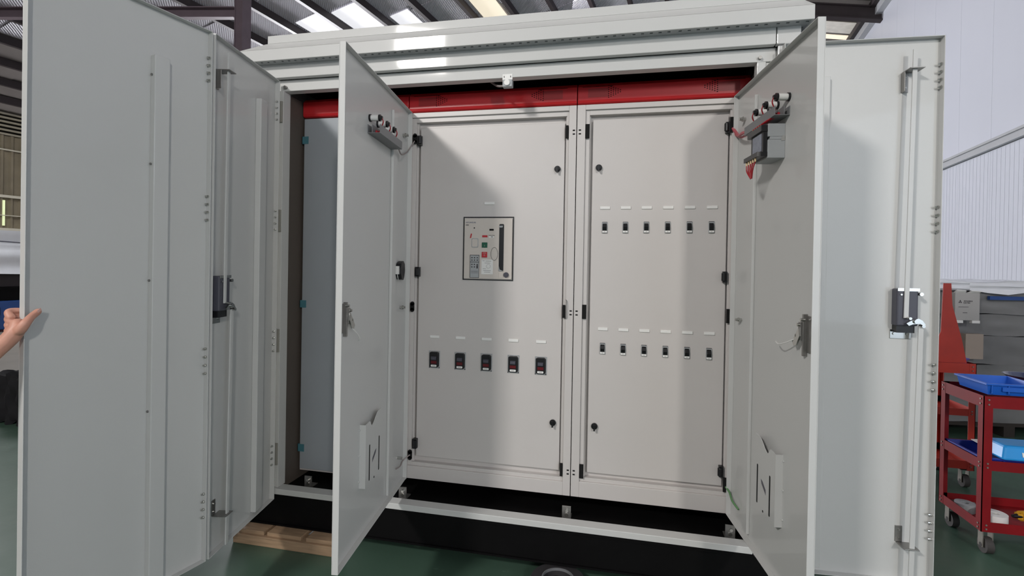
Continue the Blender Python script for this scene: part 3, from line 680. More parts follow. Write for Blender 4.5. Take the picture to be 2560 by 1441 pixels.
# ---- swung-out cabinet doors
def holder(door, T, u1, u0):
    # sheet-metal document holder: side fold at u1, front to u0
    pr = [(u1, .513), (u1-.045, .517), (u1-.055, .514), (u1-.072, .491), (u1-.085, .490), (u1-.105, .500), (u1-.125, .515), (u1-.15, .530), (u1-.17, .534), (u0+.03, .535), (u0, .513)]
    mb = MB(T)
    poly = [(u1, .228), (u0, .228)] + pr[::-1]
    mb.prism(poly, lambda a, b, c_: (a, c_, b), 0.026, 0.0285)
    mb.box(u1-0.002, u1, 0, 0.026, .228, .513).box(u0, u0+0.002, 0, 0.026, .228, .513).box(u0+.002, u1-.002, 0, .026, .228, .230)
    h = obj('document_holder', mb, PAINT, door, label='sheet metal document holder')
    for uc in (u1-.049, u1-.175):
        obj('holder_slot', MB(T).prism(rrect(uc, 0.328, 0.0115, 0.165, 0.0055), lambda a, b, c_: (a, c_, b), 0.0284, 0.0290), VOID, h)
    obj('holder_window', MB(T).prism([(u1-.085, .315), (u1-.13, .345), (u1-.137, .362), (u1-.12, .358), (u1-.088, .335)], lambda a, b, c_: (a, c_, b), 0.0284, 0.0290), DKGREY, h)
    obj('holder_hole', MB(T).cyl((u1-.112, .0284, .237), (u1-.112, .0292, .237), .005, 12), VOID, h)
    obj('weld_spot', MB(T).cyl((u1+.006, 0, .49), (u1+.006, .004, .49), .004, 8).cyl((u1+.006, 0, .375), (u1+.006, .004, .375), .004, 8).cyl((u1+.006, 0, .26), (u1+.006, .004, .26), .004, 8), PAINT, h)

def lamps(door, T, us, z):
    for i, u in enumerate(us):
        l = obj('pilot_lamp', MB(T).cyl((u, 0.0, z), (u, 0.008, z), 0.017, 20, 1).cyl((u, 0.008, z), (u, 0.044, z), 0.0135, 20, 0).cyl((u, 0.044, z), (u, 0.052, z), 0.0155, 20, 1), [WHITE, BLACKP], door, smooth=True)
        obj('terminal', MB(T).box(u-0.008, u+0.004, 0.05, 0.060, z-0.006, z+0.008), BLACKP, l)
        obj('lamp_wire', MB(T).tube([(u, .058, z), (u-.006, .062, z-.02), (u-.016, .045, z-.045)], .0022, 6, 0).tube([(u-.004, .056, z), (u-.014, .058, z-.015), (u-.03, .04, z-.045)], .0022, 6, 1), [REDC, CABLE], l)

def tray(door, T, u0, u1, z0, z1, dp):
    t_ = obj('cable_duct', MB(T).box(u0, u1, 0, .003, z0, z1).box(u0, u1, dp-.003, dp, z0, z1).box(u0, u1, .003, dp-.003, z0, z0+.003).box(u0, u1, .020, .023, z0+.003, z1), MIDGREY, door, bevel=.0008, label='mid grey slotted cable duct')
    obj('duct_wires', MB(T).tube([(u1-.02, .035, z0+.012), (u1-.15, .04, z0+.016), (u0+.02, .036, z0+.012)], .006, 7, 0).tube([(u1-.03, .045, z0+.014), (u1-.15, .05, z0+.012), (u0+.02, .046, z0+.016)], .005, 7, 0), [REDC], t_)

def door_common(door, T, tips, dz=0.0):
    pass

# left cabinet door (hinged on the middle cabinet)
TE, dE, nE = frame((0.0, -0.006), 0.1269, 1)
Ed = leaf(c1, 'outer_cabinet_door', TE, 0.942, 0.003, 2.103, 0.024, label='cabinet door swung toward the viewer, seen edge on')
stiffener(Ed, TE, .235, .30, .03, 2.03, .014)
lamps(Ed, TE, (.610, .507, .404), 1.897)
tray(Ed, TE, .305, .636, 1.822, 1.862, .060)
holder(Ed, TE, .672, .44)
obj('door_bolt', MB(TE).cyl((.10, 0, 1.947), (.10, .03, 1.947), .008, 10).cyl((.10, .012, 1.947), (.10, .018, 1.947), .013, 6).cyl((.105, 0, .993), (.105, .03, .993), .007, 10).cyl((.105, .012, .993), (.105, .018, .993), .012, 6).cyl((.105, 0, .155), (.105, .025, .155), .007, 10), CHROME, Ed, smooth=True)
k = obj('door_stay_magnet', MB(TE).prism([(.165, 1.245), (.185, 1.235), (.195, 1.215), (.192, 1.18), (.175, 1.15), (.14, 1.145), (.125, 1.16), (.115, 1.2), (.12, 1.235), (.14, 1.25)], lambda a, b, c_: (a, c_, b), .0, .03), BLACKP, Ed, bevel=.004, label='black rounded door switch')
obj('clip', MB(TE).box(.192, .215, .005, .022, 1.178, 1.222), WHITE, k, bevel=.002)
obj('lead', MB(TE).tube([(.20, .012, 1.18), (.195, .014, 1.16), (.18, .012, 1.148)], .0018, 6), WHITE, k)
def latch(door, T, s=0):
    l = obj('latch', MB(T).box(.862, .872, 0, .016, .935, 1.075).box(.872, .905, 0, .004, .95, 1.07).box(.845, .862, .002, .02, .985, 1.05), STEEL, door, bevel=.001, label='bare steel latch mechanism') if s == 0 else \
        obj('latch', MB(T).box(.742, .752, 0, .016, .93, 1.08).box(.752, .785, 0, .004, .945, 1.075).box(.722, .742, .002, .02, .985, 1.05), STEEL, door, bevel=.001, label='bare steel latch mechanism')
    c = .87 if s == 0 else .75
    obj('latch_screw', MB(T).cyl((c, .01, 1.06), (c, .026, 1.06), .006, 10).cyl((c-.02, .01, 1.04), (c-.02, .028, 1.04), .006, 10).cyl((c-.035, .01, 1.0), (c-.035, .026, 1.0), .006, 10), CHROME, l, smooth=True)
    obj('cam_lever', MB(T).prism([(c-.012, 1.03), (c-.045, .995), (c-.06, .975), (c-.05, .96), (c-.03, .965), (c-.006, 1.0)], lambda a, b, c_: (a, c_, b), .02, .026), CHROME, l)
    if s == 0: obj('cable_tie', MB(T).tube([(c-.035, .024, .965), (c-.07, .03, .94), (c-.105, .028, .915), (c-.122, .02, .902)], .0022, 6), WHITE, l, label='white cable tie')
    else: obj('cable_tie', MB(T).tube([(c-.045, .024, .985), (c-.09, .035, .965), (c-.14, .04, .952), (c-.19, .03, .955)], .0022, 6), WHITE, l, label='white cable tie')
latch(Ed, TE, 0)
obj('supply_lead', MB().tube([TE(.31, .04, 1.835), TE(.22, .03, 1.815), (0.012, -0.05, 1.865), (0.028, -0.012, 1.915), (0.038, 0.0, 1.94)], .0035), CABLE, Ed, origin=wpos(Ed))
obj('earth_lead', MB().tube([TE(.16, .01, .115), TE(.10, .015, .108), (0.012, -0.04, .11), (0.03, -0.012, .128), (0.040, 0.0, .135)], .0035), CABLE, Ed, origin=wpos(Ed))

# right cabinet door
TC, dC, nC = frame((X2+0.002, -0.006), 0.1264, -1)
Cd = leaf(c2, 'outer_cabinet_door', TC, 0.828, 0.003, 2.103, 0.024, label='cabinet door swung toward the viewer, with a wired module')
stiffener(Cd, TC, .19, .25, .03, 2.03, .014)
lamps(Cd, TC, (.565, .462, .36), 1.915)
tray(Cd, TC, .25, .575, 1.842, 1.878, .058)
holder(Cd, TC, .577, .345)
obj('door_bolt', MB(TC).cyl((.10, 0, 1.96), (.10, .03, 1.96), .008, 10).cyl((.10, .012, 1.96), (.10, .018, 1.96), .013, 6).cyl((.10, 0, .993), (.10, .03, .993), .007, 10).cyl((.10, .012, .993), (.10, .018, .993), .012, 6), CHROME, Cd, smooth=True)
latch(Cd, TC, 1)
md = obj('control_module', MB(TC).box(.405, .537, 0, .066, 1.683, 1.756).box(.405, .537, 0, .058, 1.756, 1.768).box(.405, .537, 0, .066, 1.768, 1.82), LTGREY, Cd, bevel=.002, label='grey control module')
obj('rail_end', MB(TC).box(.520, .5385, .002, .012, 1.752, 1.772).box(.537, .539, .012, .016, 1.75, 1.764), CHROME, md)
obj('terminal_block', MB(TC).box(.385, .533, .066, .092, 1.79, 1.815).box(.385, .533, .066, .105, 1.690, 1.708), BLACKP, md, bevel=.001)
obj('module_front', MB(TC).box(.405, .530, .066, .082, 1.708, 1.79), BLACKP, md)
obj('module_label', MB(TC).box(.425, .515, .082, .084, 1.714, 1.785), mat('printed_label', (140, 145, 158), .5, noise=.15, nscale=60), md)
mb = MB(TC)
for i in range(5):
    u = .40+.024*i
    mb.tube([(u, .098, 1.69), (u+.002, .099, 1.675)], .0032, 6, 1).tube([(u+.002, .099, 1.676), (u*.7+.13, .10, 1.65), (.440+.003*i, .095, 1.615)], .0026, 6, 0)
for i in range(5): mb.tube([(.41+.022*i, .08, 1.80), (.42+.022*i, .082, 1.822)], .003, 6, 1).tube([(.42+.022*i, .082, 1.822), (.45+.02*i, .06, 1.838), (.47+.012*i, .03, 1.845)], .0026, 6, 0)
obj('module_wires', mb, [REDC, YELW], md)
obj('wire_bundle', MB().tube([TC(.31, .03, 1.848), TC(.20, .045, 1.868), TC(.10, .03, 1.880), (X2-0.012, -0.03, 1.915), (X2-0.022, 0.0, 1.945)], .0075).tube([TC(.30, .02, 1.84), TC(.20, .03, 1.858), TC(.10, .02, 1.872), (X2-0.010, -0.02, 1.905), (X2-0.02, 0.0, 1.935)], .005), PINKC, Cd, origin=wpos(Cd))
obj('earth_lead', MB().tube([TC(.125, .006, .085), TC(.08, .02, .105), (X2-0.01, -0.03, .122), (X2-0.022, 0.0, .135)], .005), GRNC, Cd, origin=wpos(Cd), label='green earth wire')

# ------------------------------------------------------------ pallet and supports under the kiosk
pal = empty('wooden_pallet', (-0.55, 0.1, ZF), 'rough pine pallet under the left end of the black base', 'pallet')
obj('front_board', MB().box(-0.885, -0.26, -0.29, -0.20, ZF, ZF+0.052), WOOD, pal, bevel=.003)
for x0, x1 in ((-0.86, -0.70), (-0.68, -0.47), (-0.44, -0.265)): obj('deck_board', MB().box(x0, x1, -0.275, 1.1, ZF+0.052, ZF+0.0745), WOOD, pal, bevel=.003)
obj('rear_board', MB().box(-0.885, -0.26, 0.9, 1.0, ZF, ZF+0.052), WOOD, pal)
for x0 in (0.5, 1.3):
    pp = empty('timber_bearer', (x0+.1, 0.5, ZF), 'timber bearer in the dark under the %s of the black base' % ('middle' if x0 < 1 else 'right end'), 'timber')
    obj('beam', MB().box(x0, x0+0.2, 0.35, 1.05, ZF, ZF+0.0745), WOOD, pp)
# dark round drum-like part lying on the floor
rg = empty('floor_ring', (0.935, -0.24, ZF), 'dark round rubber edged plate lying on the floor in front of the base', 'disc')
obj('rim', MB().lathe((0.937, -0.285, ZF), [(.11, 0), (.135, .0), (.137, .05), (.130, .062), (.078, .064), (.074, .06), (.074, 0.02)], 40), mat('dusty_black_rubber', (52, 50, 52), .6, noise=.15, nscale=20), rg, smooth=True)
obj('inner_ring', MB().ring((0.937, -0.285, ZF+.056), (0, 0, 1), .073, .078, .012, 40).ring((0.937, -0.285, ZF+.03), (0, 0, 1), .026, .031, .008, 28), MIDGREY, rg, smooth=True)
obj('well', MB().cyl((0.937, -0.285, ZF), (0.937, -0.285, ZF+.03), .074, 32), BLACK, rg)

# ------------------------------------------------------------ trolleys
def caster(par, x, y, zt, r=0.045):
    cs = obj('caster', MB().box(x-.035, x+.035, y-.035, y+.035, zt-.005, zt).box(x-.026, x-.021, y-.028, y+.012, ZF+r-.01, zt-.005).box(x+.021, x+.026, y-.028, y+.012, ZF+r-.01, zt-.005), CASTER, par)
    obj('wheel', MB().cyl((x-.018, y-.012, ZF+r), (x+.018, y-.012, ZF+r), r, 20).cyl((x-.027, y-.012, ZF+r), (x+.027, y-.012, ZF+r), .012, 10), RUBBER, cs, smooth=True)
def trolley(label, x0, x1, y0, y1, zs, m, pw=0.045, zb=-0.21):
    t_ = empty('tool_trolley', ((x0+x1)/2, (y0+y1)/2, ZF), label, 'trolley')
    top = zs[0][1]
    for x, sx in ((x0, 1), (x1, -1)):
        for y, sy in ((y0, 1), (y1, -1)):
            a, b_ = sorted((x, x+sx*pw)), sorted((y, y+sy*.004)); c_, d_ = sorted((x, x+sx*.004)), sorted((y, y+sy*pw))
            p = obj('corner_post', MB().box(a[0], a[1], b_[0], b_[1], zb, top).box(c_[0], c_[1], d_[0], d_[1], zb, top), m, t_)
            mb = MB()
            for z0, z1 in zs:
                for k in (0.3, 0.7):
                    mb.cyl((x+sx*.024, y-sy*.0005, z0+(z1-z0)*k), (x+sx*.024, y-sy*.004, z0+(z1-z0)*k), .005, 8).cyl((x-sx*.0005, y+sy*.024, z0+(z1-z0)*k), (x-sx*.004, y+sy*.024, z0+(z1-z0)*k), .005, 8)
            obj('bolt', mb, CASTER, p)
            caster(t_, x+sx*.045, y+sy*.045, zb)
    for z0, z1 in zs:
        sh = obj('shelf', MB().box(x0+.004, x1-.004, y0+.004, y1-.004, z0+.004, z0+.007), m, t_)
        obj('shelf_rail', MB().box(x0+.004, x1-.004, y0+.001, y0+.004, z0, z1), m, sh); obj('shelf_rail', MB().box(x0+.004, x1-.004, y1-.004, y1-.001, z0, z1), m, sh)
        obj('shelf_rail', MB().box(x0+.001, x0+.004, y0+.004, y1-.004, z0, z1), m, sh); obj('shelf_rail', MB().box(x1-.004, x1-.001, y0+.004, y1-.004, z0, z1), m, sh)
    return t_
t1 = trolley('near dark red angle iron trolley carrying the blue crate', 3.205, 3.95, 0.605, 1.0, ((0.485, 0.551), (0.135, 0.19), (-0.21, -0.155)), TRED)
text('chalk_mark', 'X-', 0.055, (3.452, 0.603, 0.505), (1, 0, 0.08), (0.1, 0, 1), mat('chalk', (190, 120, 120), .9), t1, depth=.0005)
t2 = trolley('far orange red trolley with a tall tapered upright beside the wrapped stack', 3.2, 3.755, 1.62, 2.05, ((0.50, 0.575), (0.19, 0.24), (-0.20, -0.14)), TORG, zb=-0.21)
obj('tapered_upright', MB().prism([(3.45, .575), (3.70, .575), (3.665, .75), (3.60, 1.0), (3.59, 1.16), (3.54, 1.16), (3.53, .8)], YF, 1.632, 1.637), TORG, t2)
# crate on the trolley
def crate(x0, x1, y0, y1, z0, h, m, label, grp=None):
    e = empty('plastic_crate', ((x0+x1)/2, (y0+y1)/2, z0), label, 'crate', grp)
    mb = MB(); i = .012
    b = [(x0+i, y0+i), (x1-i, y0+i), (x1-i, y1-i), (x0+i, y1-i)]; tt = [(x0, y0), (x1, y0), (x1, y1), (x0, y1)]
    ib = [(x0+i+.003, y0+i+.003), (x1-i-.003, y0+i+.003), (x1-i-.003, y1-i-.003), (x0+i+.003, y1-i-.003)]; it = [(x0+.004, y0+.004), (x1-.004, y0+.004), (x1-.004, y1-.004), (x0+.004, y1-.004)]
    Vb = [mb.v((*p, z0)) for p in b]; Vt = [mb.v((*p, z0+h)) for p in tt]; Wb = [mb.v((*p, z0+.004)) for p in ib]; Wt = [mb.v((*p, z0+h)) for p in it]
    mb.face(Vb); mb.face(Wb)
    for q in range(4):
        r_ = (q+1) % 4
        mb.face([Vb[q], Vb[r_], Vt[r_], Vt[q]]); mb.face([Wb[q], Wb[r_], Wt[r_], Wt[q]]); mb.face([Vt[q], Vt[r_], Wt[r_], Wt[q]])
    obj('tub', mb, m, e)
    mb = MB(); ring_box(mb, x0-.006, x1+.006, 0, 1, x0, x1, 0, 1, 0, 0) if False else None
    mb.bm.free()
    mb = MB().box(x0-.008, x1+.008, y0-.008, y0, z0+h-.010, z0+h).box(x0-.008, x1+.008, y1, y1+.008, z0+h-.010, z0+h).box(x0-.008, x0, y0, y1, z0+h-.010, z0+h).box(x1, x1+.008, y0, y1, z0+h-.010, z0+h)
    obj('rim', mb, m, e, bevel=.001)
    xm = (x0+x1)/2
    obj('grip', MB().box(xm-.06, xm+.06, y0-.004, y0+.008, z0+h*.35, z0+h*.72), m, e, bevel=.001)
    obj('rib', MB().box(x0+.02, x0+.026, y0-.003, y0+.01, z0+.01, z0+h-.01).box(x1-.026, x1-.02, y0-.003, y0+.01, z0+.01, z0+h-.01).box(x0+.1, x0+.106, y0-.003, y0+.01, z0+.01, z0+h-.01), m, e)
    return e
crate(3.235, 3.50, 0.632, 0.905, 0.553, .066, BLUE, 'blue open plastic crate on top of the near red trolley')
crate(3.225, 3.70, 0.64, 0.96, 0.142, .055, DBLUE, 'dark blue shallow tray on the middle shelf of the near trolley')
mb = MB().hull8([(3.305,.61,.197),(3.62,.61,.197),(3.62,.8,.197),(3.305,.8,.197),(3.325,.63,.275),(3.62,.63,.275),(3.62,.79,.275),(3.325,.79,.275)])
o = obj('plastic_case', mb, LBLUE, label='light blue tapered case with a white sticker on the middle shelf', cat='case', bevel=.012)
obj('sticker', MB().hull8([(3.40,.612,.222),(3.50,.612,.222),(3.50,.616,.222),(3.40,.616,.222),(3.40,.618,.245),(3.50,.618,.245),(3.50,.622,.245),(3.40,.622,.245)]), WHITE, o)
obj('paper_sheet', MB().hull8([(3.34,.86,.205),(3.5,.84,.21),(3.52,.95,.215),(3.35,.96,.205),(3.34,.86,.207),(3.5,.84,.212),(3.52,.95,.217),(3.35,.96,.207)]), WHITE, label='white paper lying in the dark blue tray', cat='paper')
# things on the lowest shelf
def roll(x, y, z, r, h, label, m):
    return obj('tape_roll', MB().ring((x, y, z), (0, 0, 1), r*.42, r, h, 28), m, label=label, cat='tape roll', smooth=True)
roll(3.335, .72, -.203, .062, .06, 'white roll of tape on the bottom shelf of the near trolley', WHITE)
roll(3.27, .86, -.203, .05, .05, 'small pale tape roll at the left end of the bottom shelf', LTGREY)
obj('spanner_set', MB().box(3.24, 3.31, .93, .985, -.203, -.19).cyl((3.32, .9, -.195), (3.38, .97, -.195), .008, 8), CASTER, label='grey steel tools lying behind the tape rolls', cat='tools')
dr = empty('power_drill', (3.47, .74, -.203), 'yellow and black power drill on the bottom shelf', 'drill')
obj('housing', MB().cyl((3.47, .73, -.15), (3.58, .76, -.15), .028, 16).box(3.45, 3.49, .715, .745, -.165, -.135), YELT, dr, smooth=True)
obj('handle', MB().hull8([(3.54,.72,-.203),(3.60,.72,-.203),(3.60,.77,-.203),(3.54,.77,-.203),(3.54,.73,-.16),(3.58,.73,-.16),(3.58,.77,-.16),(3.54,.77,-.16)]), BLACKP, dr, bevel=.006)
obj('chuck', MB().cyl((3.47, .73, -.15), (3.425, .7175, -.15), .016, 14, r2=.009), BLACKP, dr, smooth=True)
# bowl
obj('steel_bowl', MB().lathe((3.632, .935, .553), [(.001, 0), (.05, .002), (.085, .03), (.115, .068), (.124, .072), (.118, .072), (.11, .066), (.082, .034), (.048, .006), (.001, .005)], 36), mat('enamelled_bowl', (60, 66, 92), .25, coat=.6), label='round bowl with dark blue outside behind the blue crate', cat='bowl', smooth=True)
crate(3.55, 3.72, 1.66, 1.95, .508, .10, PURP, 'purple plastic tray on top of the far trolley')
crate(3.35, 3.54, 1.66, 1.95, .508, .17, DBLUE, 'dark blue bin on top of the far trolley behind the purple tray')
obj('paper_note', MB().hull8([(3.56,1.655,.66),(3.66,1.655,.655),(3.66,1.66,.655),(3.56,1.66,.66),(3.56,1.70,.74),(3.60,1.70,.74),(3.60,1.705,.74),(3.56,1.705,.74)]), WHITE, label='white paper leaning in the purple tray', cat='paper')

# wrapped stack
SA = math.radians(8)
so = Vector((4.05, 2.98, ZF)); sx_ = Vector((math.cos(SA), math.sin(SA), 0)); sy_ = Vector((-math.sin(SA), math.cos(SA), 0))
TS = lambda a, b, z: tuple(so+sx_*a+sy_*b+Vector((0, 0, z)))
st = empty('wrapped_stack', tuple(so+sx_*.9+sy_*.5), 'tall pallet load in grey stretch wrap beside the white wall', 'pallet load')
obj('pallet', MB(TS).box(0, 1.7, 0, 1.0, .10, .13).box(0, .1, 0, 1.0, 0, .10).box(.8, .9, 0, 1.0, 0, .10).box(1.6, 1.7, 0, 1.0, 0, .10), mat('dark_pallet', (48, 42, 38), .8), st)
def lump(T, x0, x1, y0, y1, z0, z1, amp, nx=24, ny=14, nz=8, seed=1):
    rnd = random.Random(seed); mb = MB(T)
    bmesh.ops.create_cube(mb.bm, size=1.0)
    bmesh.ops.subdivide_edges(mb.bm, edges=mb.bm.edges, cuts=10, use_grid_fill=True)
    for v in mb.bm.verts:
        c_ = v.co
        n = math.sin(c_.x*13+seed)*math.cos(c_.z*11+seed*2)+math.sin(c_.y*9+c_.x*17)*.6
        a = amp*n
        x = x0+(c_.x+.5)*(x1-x0); y = y0+(c_.y+.5)*(y1-y0); z = z0+(c_.z+.5)*(z1-z0)
        sgn = Vector((1 if c_.x > .49 else -1 if c_.x < -.49 else 0, 1 if c_.y > .49 else -1 if c_.y < -.49 else 0, 1 if c_.z > .49 else -1 if c_.z < -.49 else 0))
        v.co = Vector(T(x+sgn.x*a, y+sgn.y*a, z+sgn.z*a+(rnd.random()-.5)*amp*.3))
    return mb
for i, (z0, z1, wv) in enumerate(((.13, .42, 0), (.425, .69, .015), (.695, .97, 0), (.975, 1.18, -.02), (1.185, 1.40, .01))):
    obj('wrapped_box', lump(TS, 0+wv, 1.7, .02-wv, 1.0, z0, z1, .006, seed=i+2), GWRAP, st, smooth=True)
obj('film_top', lump(TS, -.03, 1.72, -.03, 1.02, 1.40, 1.50, .02, seed=9), FILM, st, smooth=True)
obj('blue_strip', MB(TS).box(.62, 1.5, -.035, -.005, 1.325, 1.36), MBLUE, st)
# printed carton leaning at the top of the stack
cx0, cx1 = .235, .455
bx = empty('printed_carton', TS(.44, -.2, 1.1), 'small pale printed carton on the front of the wrapped stack near its top', 'carton')
obj('carton_body', MB(TS).box(cx0, cx1, -.13, -.035, 1.13, 1.39), CARD, bx, bevel=.003)
obj('flap', MB(TS).hull8([(cx0+.005,-.13,1.39),(cx0+.09,-.13,1.39),(cx0+.08,-.10,1.392),(cx0+.005,-.10,1.392),(cx0+.0,-.15,1.415),(cx0+.085,-.15,1.41),(cx0+.08,-.145,1.415),(cx0+.0,-.145,1.42)])
    .hull8([(cx1-.09,-.13,1.39),(cx1-.005,-.13,1.39),(cx1-.005,-.10,1.392),(cx1-.09,-.10,1.392),(cx1-.09,-.15,1.41),(cx1,-.15,1.405),(cx1,-.145,1.41),(cx1-.09,-.145,1.415)])
    .box(cx0, cx0+.07, -.136, -.10, 1.105, 1.13).box(cx1-.07, cx1, -.136, -.10, 1.105, 1.13), WHITE, bx)
def diamond(mb, cx, cz, ang, L=.014, W_=.0075):
    d = Vector((math.cos(ang), math.sin(ang))); n = Vector((-d.y, d.x)); c_ = Vector((cx, cz))
    P = [c_, c_+d*L/2*1.0+n*W_/1.6, c_+d*L, c_+d*L/2-n*W_/1.6]
    mb.prism([(p.x, p.y) for p in P], YF, -.1315, -.130)
mb = MB(TS)
for a in (90, 210, 330): diamond(mb, cx0+.045, 1.305, math.radians(a), .018, .011)
obj('logo', mb, INK, bx)
text('carton_print', 'MITSUBISHI', .018, TS(cx0+.115, -.1315, 1.312), sx_, (0, 0, 1), INK, bx, sx=.85)
text('carton_print', 'ELECTRIC', .018, TS(cx0+.105, -.1315, 1.295), sx_, (0, 0, 1), INK, bx, sx=.8)
obj('print_lines', MB(TS).box(cx0+.03, cx0+.12, -.131, -.1295, 1.255, 1.259).box(cx0+.07, cx0+.11, -.131, -.1295, 1.20, 1.205), INK, bx)
obj('carton', MB(TS).box(.36, .52, -.10, -.035, .76, 1.0), BCARD, label='beige carton on the side of the wrapped stack, below the printed one', cat='carton', bevel=.003)

# ------------------------------------------------------------ far left machinery
def HL(X, Y, Z): return H(X, Y, Z)
mc_ = empty('blue_machine', H(-14.3, 6.9, FZ), 'blue machine base far behind the held door', 'machine')
obj('machine_body', MB(H).box(-15.2, -13.6, 5.6, 8.2, FZ+.05, -.93), MBLUE, mc_, bevel=.02)
obj('access_hatch', MB(H).box(-13.6, -13.58, 6.22, 6.34, -1.22, -1.06), BLACK, mc_)
obj('machine_foot', MB(H).box(-15.1, -13.7, 5.7, 8.1, FZ, FZ+.05), DKRED, mc_)
ra = empty('dark_machine_top', H(-14.3, 6.9, -.93), 'black ribbed machine carriage standing on the blue base', 'machine')
obj('bed', MB(H).box(-15.0, -13.7, 5.7, 8.0, -.93, -.70), BLACK, ra); obj('carriage', MB(H).box(-14.9, -13.8, 5.8, 7.9, -.64, -.38), DKBROWN, ra)
obj('way_rail', MB(H).box(-14.9, -13.62, 5.7, 6.2, -.70, -.64), STEEL, ra); obj('way_rail', MB(H).box(-14.9, -13.66, 5.7, 8.0, -.70, -.645), BLACK, ra)
obj('wrapped_bundle', lump(H, -15.4, -13.5, 4.9, 8.6, -.34, .50, .03, seed=5), FILM, label='bulky white film wrapped bundle on the dark machine top', cat='bundle', smooth=True)
obj('film_strap', MB(H).hull8([(-13.47,4.9,.36),(-13.45,4.9,.36),(-13.45,8.6,.20),(-13.47,8.6,.20),(-13.47,4.9,.38),(-13.45,4.9,.38),(-13.45,8.6,.22),(-13.47,8.6,.22)]), DKGREY, label='thin dark strap across the white wrapped bundle', cat='strap')
obj('black_sack', lump(lambda a, b, z: (a, b, z), -4.55, -4.2, 0.95, 1.35, ZF, .12, .03, seed=3), CLOTH, label='black cloth sack on the floor behind the leftmost door', cat='sack', smooth=True)

